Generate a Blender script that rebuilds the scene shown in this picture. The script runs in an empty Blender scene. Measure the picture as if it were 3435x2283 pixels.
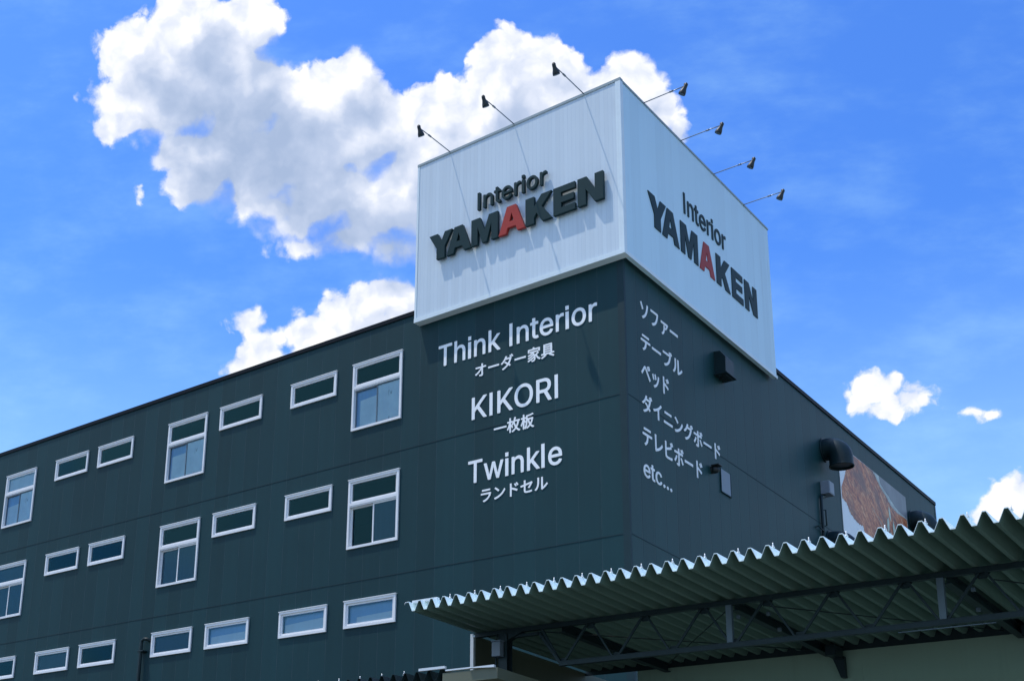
import bpy, bmesh, math, random
from mathutils import Vector, Matrix
from mathutils.geometry import tessellate_polygon

random.seed(7)
scene = bpy.context.scene
COL = scene.collection

# ---------------------------------------------------------------- camera, sky, sun, exposure
cam_data = bpy.data.cameras.new("camera")
cam = bpy.data.objects.new("camera", cam_data)
COL.objects.link(cam)
cam_data.sensor_width = 36.0
cam_data.lens = 44.77263
cam_data.shift_x = 0.223650
cam_data.shift_y = 0.199524
cam_data.clip_start = 0.1
cam_data.clip_end = 6000.0
RIGHT = Vector((0.73653544, 0.67440215, 0.05193542)); DOWN = Vector((-0.15577787, 0.24384504, -0.95722142)); FWD = Vector((-0.65821638, 0.69693711, 0.28465745))
m = Matrix((( RIGHT.x, -DOWN.x, -FWD.x, 0), (RIGHT.y, -DOWN.y, -FWD.y, 0), (RIGHT.z, -DOWN.z, -FWD.z, 0), (0, 0, 0, 1)))
m.translation = Vector((13.1593, -25.3472, 1.6))
cam.matrix_world = m
scene.camera = cam

SUN_TRAVEL = Vector((0.25, 0.19, -0.90)).normalized()
TO_SUN = -SUN_TRAVEL
SUN_EL = math.asin(TO_SUN.z)
SUN_AZ = math.atan2(TO_SUN.x, TO_SUN.y)            # clockwise from +Y
SUN_STRENGTH = 2.5
SKY_STRENGTH = 0.12
scene.view_settings.view_transform = 'Standard'
scene.view_settings.look = 'None'
scene.view_settings.exposure = 0.3
scene.view_settings.gamma = 1.0
scene.cycles.max_bounces = 8
scene.cycles.diffuse_bounces = 4
scene.cycles.transparent_max_bounces = 12

sun_data = bpy.data.lights.new("sun", 'SUN')
sun_data.energy = SUN_STRENGTH
sun_data.angle = math.radians(0.5)
sun_data.color = (1.0, 0.95, 0.87)
sun = bpy.data.objects.new("sun", sun_data)
COL.objects.link(sun)
sun.rotation_euler = SUN_TRAVEL.to_track_quat('-Z', 'Y').to_euler()
sun.location = (0, 0, 60)


class N:
    """small helper around a node tree"""
    def __init__(self, tree):
        self.t = tree
    def n(self, kind, **kw):
        nd = self.t.nodes.new(kind)
        for k, v in kw.items():
            setattr(nd, k, v)
        return nd
    def put(self, sock, v):
        if isinstance(v, bpy.types.NodeSocket):
            self.t.links.new(v, sock)
        else:
            sock.default_value = v
    def math(self, op, a, b=None, c=None, clamp=False):
        nd = self.n('ShaderNodeMath', operation=op, use_clamp=clamp)
        for i, v in enumerate((a, b, c)):
            if v is not None:
                self.put(nd.inputs[i], v)
        return nd.outputs[0]
    def vmath(self, op, a, b=None, c=None):
        nd = self.n('ShaderNodeVectorMath', operation=op)
        for i, v in enumerate((a, b, c)):
            if v is not None:
                self.put(nd.inputs[i], v)
        return nd.outputs['Value'] if op in ('DOT_PRODUCT', 'LENGTH') else nd.outputs['Vector']
    def smooth(self, v, lo, hi):
        nd = self.n('ShaderNodeMapRange', interpolation_type='SMOOTHSTEP')
        self.put(nd.inputs['Value'], v); self.put(nd.inputs['From Min'], lo); self.put(nd.inputs['From Max'], hi)
        return nd.outputs['Result']
    def mix(self, fac, a, b, blend='MIX'):
        nd = self.n('ShaderNodeMix', data_type='RGBA', blend_type=blend)
        self.put(nd.inputs[0], fac); self.put(nd.inputs[6], a); self.put(nd.inputs[7], b)
        return nd.outputs[2]
    def xyz(self, x, y, z):
        nd = self.n('ShaderNodeCombineXYZ')
        for i, v in enumerate((x, y, z)):
            self.put(nd.inputs[i], v)
        return nd.outputs[0]
    def sep(self, v):
        nd = self.n('ShaderNodeSeparateXYZ'); self.put(nd.inputs[0], v)
        return nd.outputs
    def noise(self, vec, scale, detail=4.0, rough=0.55, dist=0.0, dim='3D'):
        nd = self.n('ShaderNodeTexNoise', noise_dimensions=dim)
        self.put(nd.inputs['Vector'], vec); nd.inputs['Scale'].default_value = scale
        nd.inputs['Detail'].default_value = detail; nd.inputs['Roughness'].default_value = rough
        nd.inputs['Distortion'].default_value = dist
        return nd
    def ramp(self, v, stops):
        nd = self.n('ShaderNodeValToRGB')
        el = nd.color_ramp.elements
        while len(el) < len(stops):
            el.new(0.5)
        for e, (p, c) in zip(el, stops):
            e.position = p; e.color = (c[0], c[1], c[2], 1)
        self.put(nd.inputs[0], v)
        return nd.outputs[0]


# Cumulus heads, as ellipses on the tangent plane of the sky at azimuth -33, elevation 27 degrees:
# (right, up, half width, half height)
CLOUD_HEADS = [(-0.283, 0.2058, 0.0312, 0.0254), (-0.2377, 0.2187, 0.0375, 0.0282), (-0.1937, 0.2191, 0.0268, 0.0249), (-0.2883, 0.1692, 0.0314, 0.0226), (-0.2428, 0.1779, 0.0515, 0.0414), (-0.1989, 0.1659, 0.0407, 0.0445), (-0.2314, 0.1226, 0.0345, 0.0357), (-0.1801, 0.1201, 0.0509, 0.0418), (-0.1521, 0.1569, 0.0334, 0.0284), (-0.1185, 0.1739, 0.0296, 0.025), (-0.1027, 0.1385, 0.0395, 0.0347), (-0.1402, 0.0957, 0.0504, 0.0354), (-0.1004, 0.0779, 0.0366, 0.029), (-0.0737, 0.0991, 0.0296, 0.0477), (-0.1979, 0.095, 0.0309, 0.0195), (-0.2496, 0.1005, 0.0174, 0.0164), (-0.2822, 0.1527, 0.035, 0.0162), (-0.2553, 0.1302, 0.0209, 0.0162), (-0.1546, 0.0573, 0.0204, 0.0082), (-0.307, 0.1491, 0.0141, 0.013), (-0.1207, 0.0609, 0.037, 0.0163), (-0.2099, 0.1441, 0.0376, 0.0257), (-0.166, 0.1386, 0.0337, 0.0255), (-0.2698, 0.1922, 0.0311, 0.0287), (-0.1326, 0.1337, 0.0333, 0.0254), (-0.2246, 0.2053, 0.0306, 0.0252), (-0.0874, 0.0531, 0.0266, 0.0162), (-0.1577, 0.0705, 0.0306, 0.0147), (-0.1742, 0.0875, 0.0375, 0.0195), (-0.2446, 0.1362, 0.0208, 0.0194), (-0.0504, 0.1545, 0.0258, 0.0186), (-0.0057, 0.1827, 0.019, 0.0228), (0.0226, 0.1855, 0.0219, 0.0166), (0.0383, 0.1618, 0.0281, 0.0244), (0.0039, 0.1515, 0.0443, 0.0308), (-0.0377, 0.1258, 0.042, 0.0344), (0.0724, 0.1599, 0.0154, 0.0182), (0.0907, 0.1649, 0.0199, 0.0181), (0.1034, 0.143, 0.0168, 0.0212), (0.0604, 0.1393, 0.0311, 0.0245), (-0.0542, 0.0728, 0.0262, 0.0352), (0.1221, 0.1238, 0.0091, 0.0122), (-0.2011, 0.0006, 0.0122, 0.0084), (-0.1914, -0.0216, 0.0175, 0.017), (-0.2023, -0.035, 0.0211, 0.0137), (-0.1151, 0.0032, 0.0305, 0.0232), (-0.0847, 0.0122, 0.0234, 0.0181), (-0.1463, -0.0193, 0.0275, 0.0168), (-0.1097, 0.0229, 0.0135, 0.0082), (-0.1562, -0.0023, 0.0103, 0.006), (0.271, -0.0668, 0.0209, 0.0083), (0.2595, -0.0768, 0.012, 0.0083), (0.289, -0.0694, 0.0125, 0.0051), (0.2789, -0.0755, 0.0149, 0.0057), (0.2722, -0.0618, 0.0149, 0.0057), (0.3355, -0.0837, 0.0076, 0.0025), (0.3587, -0.1498, 0.0132, 0.0129), (0.3699, -0.1418, 0.0117, 0.0128), (0.3475, -0.1595, 0.0118, 0.0081), (0.3712, -0.1611, 0.0176, 0.0129), (-0.3356, 0.1751, 0.0032, 0.0032), (-0.2834, 0.0921, 0.0035, 0.0066), (-0.0439, 0.1696, 0.0032, 0.0031)]
SKY_C = (-0.48527693, 0.74726095, 0.4539905)
SKY_R = (0.83867057, 0.54463904, 0.0)
SKY_U = (0.24726095, -0.38074847, 0.89100652)


def cloud_group(heads_):
    """distance to the cloud heads (negative inside)"""
    g = bpy.data.node_groups.new("cloud_heads", 'ShaderNodeTree')
    g.interface.new_socket("P", in_out='INPUT', socket_type='NodeSocketVector')
    g.interface.new_socket("Distance", in_out='OUTPUT', socket_type='NodeSocketFloat')
    k = N(g)
    p = k.n('NodeGroupInput').outputs[0]
    d = None
    for (x, y, a, b) in heads_:
        q = k.vmath('MULTIPLY_ADD', p, (1 / a, 1 / b, 0), (-x / a, -y / b, 0))
        r = min(a, b)
        s = k.math('MULTIPLY_ADD', k.vmath('LENGTH', q), r, -r)
        d = s if d is None else k.math('SMOOTH_MIN', d, s, 0.010)
    out = k.n('NodeGroupOutput')
    g.links.new(d, out.inputs[0])
    return g


world = bpy.data.worlds.new("World")
scene.world = world
world.use_nodes = True
wt = world.node_tree
wt.nodes.clear()
w = N(wt)
direction = w.n('ShaderNodeTexCoord').outputs['Generated']
sky = w.n('ShaderNodeTexSky', sky_type='NISHITA')
sky.sun_disc = False
sky.sun_elevation = SUN_EL
sky.sun_rotation = SUN_AZ
sky.altitude = 0.0
sky.air_density = 1.0
sky.dust_density = 1.0
sky.ozone_density = 2.0
sky_col = w.vmath('MULTIPLY', sky.outputs[0], (SKY_STRENGTH,) * 3)
hsv = w.n('ShaderNodeHueSaturation')
hsv.inputs['Hue'].default_value = 0.51
hsv.inputs['Saturation'].default_value = 1.15
hsv.inputs['Value'].default_value = 1.0
wt.links.new(sky_col, hsv.inputs['Color'])
sky_col = w.vmath('MULTIPLY', hsv.outputs[0], (0.66, 1.20, 1.80))       # a clear, deeply blue summer sky
depth = w.vmath('DOT_PRODUCT', direction, SKY_C)
safe = w.math('MAXIMUM', depth, 0.05)
P = w.xyz(w.math('DIVIDE', w.vmath('DOT_PRODUCT', direction, SKY_R), safe),
          w.math('DIVIDE', w.vmath('DOT_PRODUCT', direction, SKY_U), safe), 0.0)
front = w.smooth(depth, 0.3, 0.5)
# warp the outline with turbulence, then add billows
warp = w.noise(P, 22.0, 5.0, 0.6).outputs['Color']
warp = w.vmath('SUBTRACT', warp, (0.5, 0.5, 0.5))
PW = w.vmath('MULTIPLY_ADD', warp, (0.022, 0.022, 0.0), P)
grp = cloud_group(CLOUD_HEADS)
grp_big = cloud_group([c for c in CLOUD_HEADS if min(c[2], c[3]) > 0.0155])
def heads(vec, gr=None):
    nd = w.n('ShaderNodeGroup'); nd.node_tree = gr or grp
    wt.links.new(vec, nd.inputs[0])
    return nd.outputs[0]
def billow(vec, scale, detail):
    nd = w.n('ShaderNodeTexVoronoi', voronoi_dimensions='2D', feature='F1')
    wt.links.new(vec, nd.inputs['Vector'])
    nd.inputs['Scale'].default_value = scale
    nd.inputs['Detail'].default_value = detail
    nd.inputs['Roughness'].default_value = 0.55
    return nd.outputs['Distance']
d0 = heads(PW)
soft = w.noise(PW, 13.0, 4.0, 0.55).outputs['Fac']
bil = w.math('SUBTRACT', 0.42, billow(PW, 34.0, 2.0))
fine = w.math('SUBTRACT', w.noise(PW, 75.0, 7.0, 0.62).outputs['Fac'], 0.5)
dens = w.math('MULTIPLY_ADD', bil, 0.015, w.math('MULTIPLY_ADD', d0, -1.5, 0.0065))
dens = w.math('MULTIPLY_ADD', fine, 0.021, dens)
# light: how much cloud lies between this spot and the sun, up and to the left
LIGHT = Vector((-0.012, 0.022, 0))
PS = w.vmath('ADD', PW, tuple(LIGHT))
d1 = heads(PS, grp_big)
under = w.math('MULTIPLY', d1, -1.0)
relief = w.math('SUBTRACT', 0.05, bil)                   # the creases between the billows
base = w.smooth(w.math('SUBTRACT', d0, d1), 0.002, 0.022)          # the lower side of each head
edge = w.math('MULTIPLY_ADD', base, 0.046, w.math('MULTIPLY_ADD', w.smooth(soft, 0.45, 0.65), 0.007, 0.005))
alpha = w.math('MAXIMUM', w.smooth(dens, -0.003, edge), w.smooth(dens, 0.006, 0.036))
lobes = w.noise(PW, 30.0, 4.0, 0.55).outputs['Fac']
lobes_sun = w.noise(w.vmath('ADD', PW, (-0.005, 0.009, 0)), 30.0, 4.0, 0.55).outputs['Fac']
relief = w.math('MULTIPLY_ADD', w.math('SUBTRACT', lobes_sun, lobes), 1.5, w.math('MULTIPLY', relief, 0.5))
shade = w.smooth(w.math('MULTIPLY_ADD', w.math('SUBTRACT', soft, 0.5), 0.07, under), -0.004, 0.034)
shade = w.math('ADD', w.math('MULTIPLY', shade, 0.82), w.math('MULTIPLY', relief, 0.55), clamp=True)
cloud_col = w.ramp(shade, [(0.0, (0.90, 0.90, 0.89)), (0.25, (0.64, 0.69, 0.81)), (0.6, (0.44, 0.52, 0.69)), (1.0, (0.33, 0.42, 0.60))])
thin = w.noise(w.vmath('MULTIPLY', P, (1.0, 2.2, 1.0)), 9.0, 6.0, 0.6).outputs['Fac']
veil = w.math('MULTIPLY', w.smooth(thin, 0.40, 0.85), 0.30)
haze = w.math('MULTIPLY', w.smooth(w.sep(direction)[2], 0.50, 0.20), 0.74)     # paler towards the horizon
veil = w.math('ADD', veil, haze, clamp=True)
sky_col = w.mix(veil, sky_col, (0.36, 0.63, 0.86, 1))
final = w.mix(w.math('MULTIPLY', alpha, front), sky_col, cloud_col)
# cumulus added over the unseen rest of the sky, to fill the shaded sides
fill_clouds = w.noise(w.vmath('MULTIPLY', direction, (1.0, 1.0, 1.8)), 2.6, 6.0, 0.58).outputs['Fac']
fill_clouds = w.math('MULTIPLY', w.smooth(fill_clouds, 0.47, 0.60), w.smooth(depth, 0.88, 0.78))
fill_clouds = w.math('MULTIPLY', fill_clouds, w.smooth(w.sep(direction)[2], 0.0, 0.12))
final = w.mix(fill_clouds, final, (0.70, 0.78, 0.86, 1))
bg = w.n('ShaderNodeBackground')
wt.links.new(final, bg.inputs['Color'])
bg.inputs['Strength'].default_value = 1.0
wt.links.new(bg.outputs[0], w.n('ShaderNodeOutputWorld').inputs[0])

# ---------------------------------------------------------------- materials
def new_mat(name):
    mt = bpy.data.materials.new(name)
    mt.use_nodes = True
    k = N(mt.node_tree)
    return mt, k, mt.node_tree.nodes['Principled BSDF']


def paint(name, col, rough=0.5, var=0.12, scale=3.0, metallic=0.0, bump=0.0, bump_scale=60.0, dirt=0.0, spec=0.5):
    """painted or bare surface with a little mottling, streaks and fine texture"""
    mt, k, b = new_mat(name)
    co = k.n('ShaderNodeTexCoord').outputs['Object']
    n1 = k.noise(co, scale, 5.0, 0.6).outputs['Fac']
    n2 = k.noise(k.vmath('MULTIPLY', co, (6.0, 6.0, 0.35)), scale, 4.0, 0.6).outputs['Fac']
    v = k.math('ADD', k.math('MULTIPLY', n1, 0.6), k.math('MULTIPLY', n2, 0.4))
    lo = [c * (1 - var) for c in col]; hi = [min(1.0, c * (1 + var)) for c in col]
    c = k.ramp(v, [(0.3, lo), (0.7, hi)])
    if dirt:
        dn = k.smooth(n2, 0.52, 0.75)
        c = k.mix(k.math('MULTIPLY', dn, dirt), c, (col[0] * 0.45, col[1] * 0.43, col[2] * 0.4, 1))
    k.t.links.new(c, b.inputs['Base Color'])
    b.inputs['Roughness'].default_value = rough
    b.inputs['Metallic'].default_value = metallic
    b.inputs['Specular IOR Level'].default_value = spec
    if bump:
        bp = k.n('ShaderNodeBump')
        bp.inputs['Strength'].default_value = bump
        bp.inputs['Distance'].default_value = 0.01
        k.t.links.new(k.noise(co, bump_scale, 3.0, 0.6).outputs['Fac'], bp.inputs['Height'])
        k.t.links.new(bp.outputs[0], b.inputs['Normal'])
    return mt


def siding(name, col, axis, pitch, phase, rough, groove, line_col, speck=0.0, var=0.10, width=0.012, spec=0.5):
    """wall panels: vertical joints every `pitch` metres along `axis`, stains and pitting"""
    mt, k, b = new_mat(name)
    co = k.n('ShaderNodeTexCoord').outputs['Object']
    s = k.sep(co)
    a = s[axis]
    cell = k.math('DIVIDE', k.math('SUBTRACT', a, phase), pitch)
    idx = k.math('FLOOR', cell)
    fr = k.math('SUBTRACT', cell, idx)
    edge = k.math('MULTIPLY', k.math('MINIMUM', fr, k.math('SUBTRACT', 1.0, fr)), pitch)
    joint = k.math('SUBTRACT', 1.0, k.smooth(edge, width * 0.3, width))
    # each panel took the paint a little differently
    wn = k.n('ShaderNodeTexWhiteNoise', noise_dimensions='1D')
    k.t.links.new(idx, wn.inputs['W'])
    big = k.noise(co, 0.35, 5.0, 0.6).outputs['Fac']
    streak = k.noise(k.vmath('MULTIPLY', co, (3.0, 3.0, 0.12)), 1.6, 5.0, 0.65).outputs['Fac']
    v = k.math('ADD', k.math('ADD', k.math('MULTIPLY', big, 0.40), k.math('MULTIPLY', streak, 0.35)), k.math('MULTIPLY', wn.outputs['Value'], 0.25))
    c = k.ramp(v, [(0.32, [x * (1 - var) for x in col]), (0.68, [min(1, x * (1 + var)) for x in col])])
    # rain streaks: thin, long, here and there
    run = k.noise(k.vmath('MULTIPLY', co, (5.0, 5.0, 0.10)), 1.5, 4.0, 0.6).outputs['Fac']
    where = k.smooth(k.noise(co, 0.45, 3.0, 0.55).outputs['Fac'], 0.42, 0.68)
    run = k.math('MULTIPLY', k.math('MULTIPLY', k.smooth(run, 0.55, 0.72), where), 0.38)
    c = k.mix(run, c, tuple(x * 0.5 + 0.006 for x in col) + (1,))
    if speck:
        sp = k.noise(co, 26.0, 3.0, 0.7).outputs['Fac']
        msk = k.smooth(k.noise(co, 0.8, 3.0, 0.6).outputs['Fac'], 0.42, 0.72)
        sp = k.math('MULTIPLY', k.math('MULTIPLY', k.smooth(sp, 0.62, 0.74), msk), speck)
        c = k.mix(sp, c, tuple(min(1, x * 3.0 + 0.02) for x in col) + (1,))
    jbreak = k.smooth(k.noise(co, 2.2, 2.0, 0.6).outputs['Fac'], 0.25, 0.6)
    c = k.mix(k.math('MULTIPLY', k.math('MULTIPLY', joint, jbreak), 0.55), c, tuple(line_col) + (1,))
    k.t.links.new(c, b.inputs['Base Color'])
    b.inputs['Roughness'].default_value = rough
    b.inputs['Specular IOR Level'].default_value = spec
    h = k.math('MULTIPLY_ADD', joint, -groove, k.math('MULTIPLY', k.noise(co, 45.0, 3.0, 0.65).outputs['Fac'], 0.25))
    bp = k.n('ShaderNodeBump')
    bp.inputs['Strength'].default_value = 0.35
    bp.inputs['Distance'].default_value = 0.012
    k.t.links.new(h, bp.inputs['Height'])
    k.t.links.new(bp.outputs[0], b.inputs['Normal'])
    return mt


def glass(name, tint, rough=0.02):
    mt, k, b = new_mat(name)
    k.t.nodes.remove(b)
    tr = k.n('ShaderNodeBsdfTransparent'); tr.inputs[0].default_value = tint + (1,)
    gl = k.n('ShaderNodeBsdfGlossy'); gl.inputs['Roughness'].default_value = rough; gl.inputs['Color'].default_value = (0.22, 0.72, 0.95, 1)
    fr = k.n('ShaderNodeFresnel'); fr.inputs['IOR'].default_value = 1.45
    mx = k.n('ShaderNodeMixShader')
    k.t.links.new(fr.outputs[0], mx.inputs[0]); k.t.links.new(tr.outputs[0], mx.inputs[1]); k.t.links.new(gl.outputs[0], mx.inputs[2])
    k.t.links.new(mx.outputs[0], k.t.nodes['Material Output'].inputs[0])
    return mt


def film_material():
    """old white sheets stuck on the panes, torn in thin vertical rips"""
    mt, k, b = new_mat("window_sheet")
    co = k.n('ShaderNodeTexCoord').outputs['Object']
    rip = k.noise(k.vmath('MULTIPLY', co, (9.0, 9.0, 1.3)), 1.6, 4.0, 0.6).outputs['Fac']
    blot = k.noise(co, 2.4, 4.0, 0.6).outputs['Fac']
    c = k.ramp(blot, [(0.3, (0.72, 0.75, 0.78)), (0.7, (0.86, 0.87, 0.88))])
    c = k.mix(k.math('MULTIPLY', k.smooth(rip, 0.66, 0.71), 0.7), c, (0.06, 0.09, 0.11, 1))
    k.t.links.new(c, b.inputs['Base Color'])
    b.inputs['Roughness'].default_value = 0.7
    return mt


def wood_print():
    mt, k, b = new_mat("printed_wood")
    co = k.n('ShaderNodeTexCoord').outputs['Object']
    s = k.sep(co)
    # grain runs down and away along the slab
    u = k.math('MULTIPLY_ADD', s[2], 0.75, k.math('MULTIPLY', s[1], 0.55))
    v = k.math('MULTIPLY_ADD', s[2], -0.45, k.math('MULTIPLY', s[1], 0.6))
    g = k.noise(k.xyz(k.math('MULTIPLY', u, 2.6), k.math('MULTIPLY', v, 0.7), 0.0), 3.0, 8.0, 0.70, 2.4).outputs['Fac']
    g2 = k.noise(k.xyz(k.math('MULTIPLY', u, 1.2), k.math('MULTIPLY', v, 0.6), 4.0), 0.8, 4.0, 0.6, 0.6).outputs['Fac']
    c = k.ramp(g, [(0.32, (0.06, 0.02, 0.018)), (0.43, (0.36, 0.075, 0.03)), (0.52, (0.66, 0.19, 0.07)), (0.60, (0.86, 0.42, 0.18)), (0.74, (0.95, 0.72, 0.46))])
    c = k.mix(k.math('MULTIPLY', k.smooth(g2, 0.48, 0.62), 0.75), c, (0.15, 0.07, 0.065, 1))
    knots = k.smooth(k.noise(co, 5.0, 4.0, 0.7).outputs['Fac'], 0.66, 0.72)
    c = k.mix(k.math('MULTIPLY', knots, 0.55), c, (0.5, 0.47, 0.42, 1))
    k.t.links.new(c, b.inputs['Base Color'])
    b.inputs['Roughness'].default_value = 0.45
    return mt


def ground_material():
    mt, k, b = new_mat("concrete_forecourt")
    co = k.n('ShaderNodeTexCoord').outputs['Object']
    a = k.noise(co, 0.25, 5.0, 0.6).outputs['Fac']
    f = k.noise(co, 40.0, 3.0, 0.6).outputs['Fac']
    c = k.ramp(k.math('ADD', k.math('MULTIPLY', a, 0.6), k.math('MULTIPLY', f, 0.4)), [(0.3, (0.075, 0.08, 0.07)), (0.7, (0.12, 0.125, 0.11))])
    k.t.links.new(c, b.inputs['Base Color'])
    b.inputs['Roughness'].default_value = 0.9
    return mt


DARK = (0.0078, 0.042, 0.049)
M = {
    'wall_left': siding("dark_wall_panels", DARK, 0, 0.593, -6.634, 0.55, 1.0, (0.045, 0.075, 0.09), speck=0.55, spec=0.2, var=0.16),
    'wall_right': siding("dark_wall_panels_side", (0.0082, 0.046, 0.047), 1, 0.612, 0.0, 0.5, 1.0, (0.006, 0.014, 0.02), speck=0.15, var=0.14, spec=0.25, width=0.016),
    'wall_back': paint("dark_wall_back", DARK, 0.6),
    'seam': paint("seam_flashing", (0.012, 0.036, 0.044), 0.55, spec=0.2),
    'cap': paint("black_coping", (0.004, 0.008, 0.013), 0.5, spec=0.1),
    'inside': paint("dark_interior", (0.010, 0.020, 0.022), 0.9, spec=0.1),
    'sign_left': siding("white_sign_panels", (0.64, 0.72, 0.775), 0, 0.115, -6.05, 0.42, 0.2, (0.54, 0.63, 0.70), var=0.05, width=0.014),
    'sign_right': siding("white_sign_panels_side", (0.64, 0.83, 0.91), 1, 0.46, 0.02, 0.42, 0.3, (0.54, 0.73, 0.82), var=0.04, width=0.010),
    'sign_trim': paint("pale_sign_trim", (0.76, 0.84, 0.86), 0.3, 0.06),
    'sign_cap': paint("grey_sign_cap", (0.30, 0.36, 0.37), 0.4, 0.08),
    'letter': paint("dark_green_letter", (0.010, 0.036, 0.040), 0.5, 0.06, spec=0.15),
    'letter_red': paint("red_letter", (0.40, 0.045, 0.035), 0.5, 0.08, spec=0.2),
    'white': paint("white_lettering", (0.95, 0.95, 0.94), 0.5, 0.03),
    'frame': paint("white_window_frame", (0.84, 0.83, 0.83), 0.35, 0.05, 8.0),
    'glass': glass("window_glass", (0.90, 0.95, 0.97)),
    'sheet': film_material(),
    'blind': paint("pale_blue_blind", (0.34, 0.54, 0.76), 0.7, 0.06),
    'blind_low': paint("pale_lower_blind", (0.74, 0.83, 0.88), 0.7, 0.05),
    'sheet_shade': paint("sheet_painted_shade", (0.34, 0.50, 0.70), 0.7, 0.08),  # shadow of the window frame on the white sheet, put into the colour
    'slate': paint("slate_sky_reflection", (0.065, 0.11, 0.15), 0.7, 0.08),  # sky reflected in the panes, painted on a layer behind the glass
    'lamp': paint("black_lamp", (0.012, 0.018, 0.018), 0.45, 0.1),
    'arm': paint("grey_lamp_arm", (0.22, 0.24, 0.26), 0.35, 0.1, metallic=0.6),
    'duct': paint("dark_duct", (0.007, 0.022, 0.026), 0.42, 0.2, spec=0.3, dirt=0.3),
    'box': paint("grey_box", (0.20, 0.24, 0.29), 0.4, 0.1),
    'hatch': paint("slate_hatch", (0.16, 0.20, 0.25), 0.4, 0.1),
    'poster_white': paint("printed_white", (0.95, 0.96, 0.94), 0.45, 0.05, 1.2),
    'poster_grey': paint("printed_grey", (0.24, 0.24, 0.25), 0.45, 0.3, 1.0),
    'poster_pale': paint("printed_pale", (0.52, 0.56, 0.50), 0.45, 0.3, 4.0),
    'poster_leaf': paint("printed_leaf", (0.58, 0.66, 0.52), 0.45, 0.4, 6.0),
    'wood': wood_print(),
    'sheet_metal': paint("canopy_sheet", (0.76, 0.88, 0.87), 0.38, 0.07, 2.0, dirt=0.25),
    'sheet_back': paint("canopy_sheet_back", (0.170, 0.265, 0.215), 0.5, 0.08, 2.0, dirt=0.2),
    'white_metal': paint("white_flashing", (0.72, 0.76, 0.78), 0.35, 0.05),
    'steel': paint("dark_steel", (0.020, 0.038, 0.043), 0.45, 0.18, 2.0, spec=0.25),
    'steel_pale': paint("slate_steel", (0.13, 0.18, 0.22), 0.45, 0.12, 2.0),
    'beige': paint("beige_wall", (0.33, 0.47, 0.36), 0.75, 0.06, 0.6, bump=0.1, dirt=0.2),
    'olive': paint("olive_wall", (0.14, 0.15, 0.10), 0.7, 0.12, 0.8),
    'galv': paint("galvanised_bolt", (0.62, 0.66, 0.68), 0.35, 0.1, metallic=0.3),
    'ground': ground_material(),
}

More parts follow.
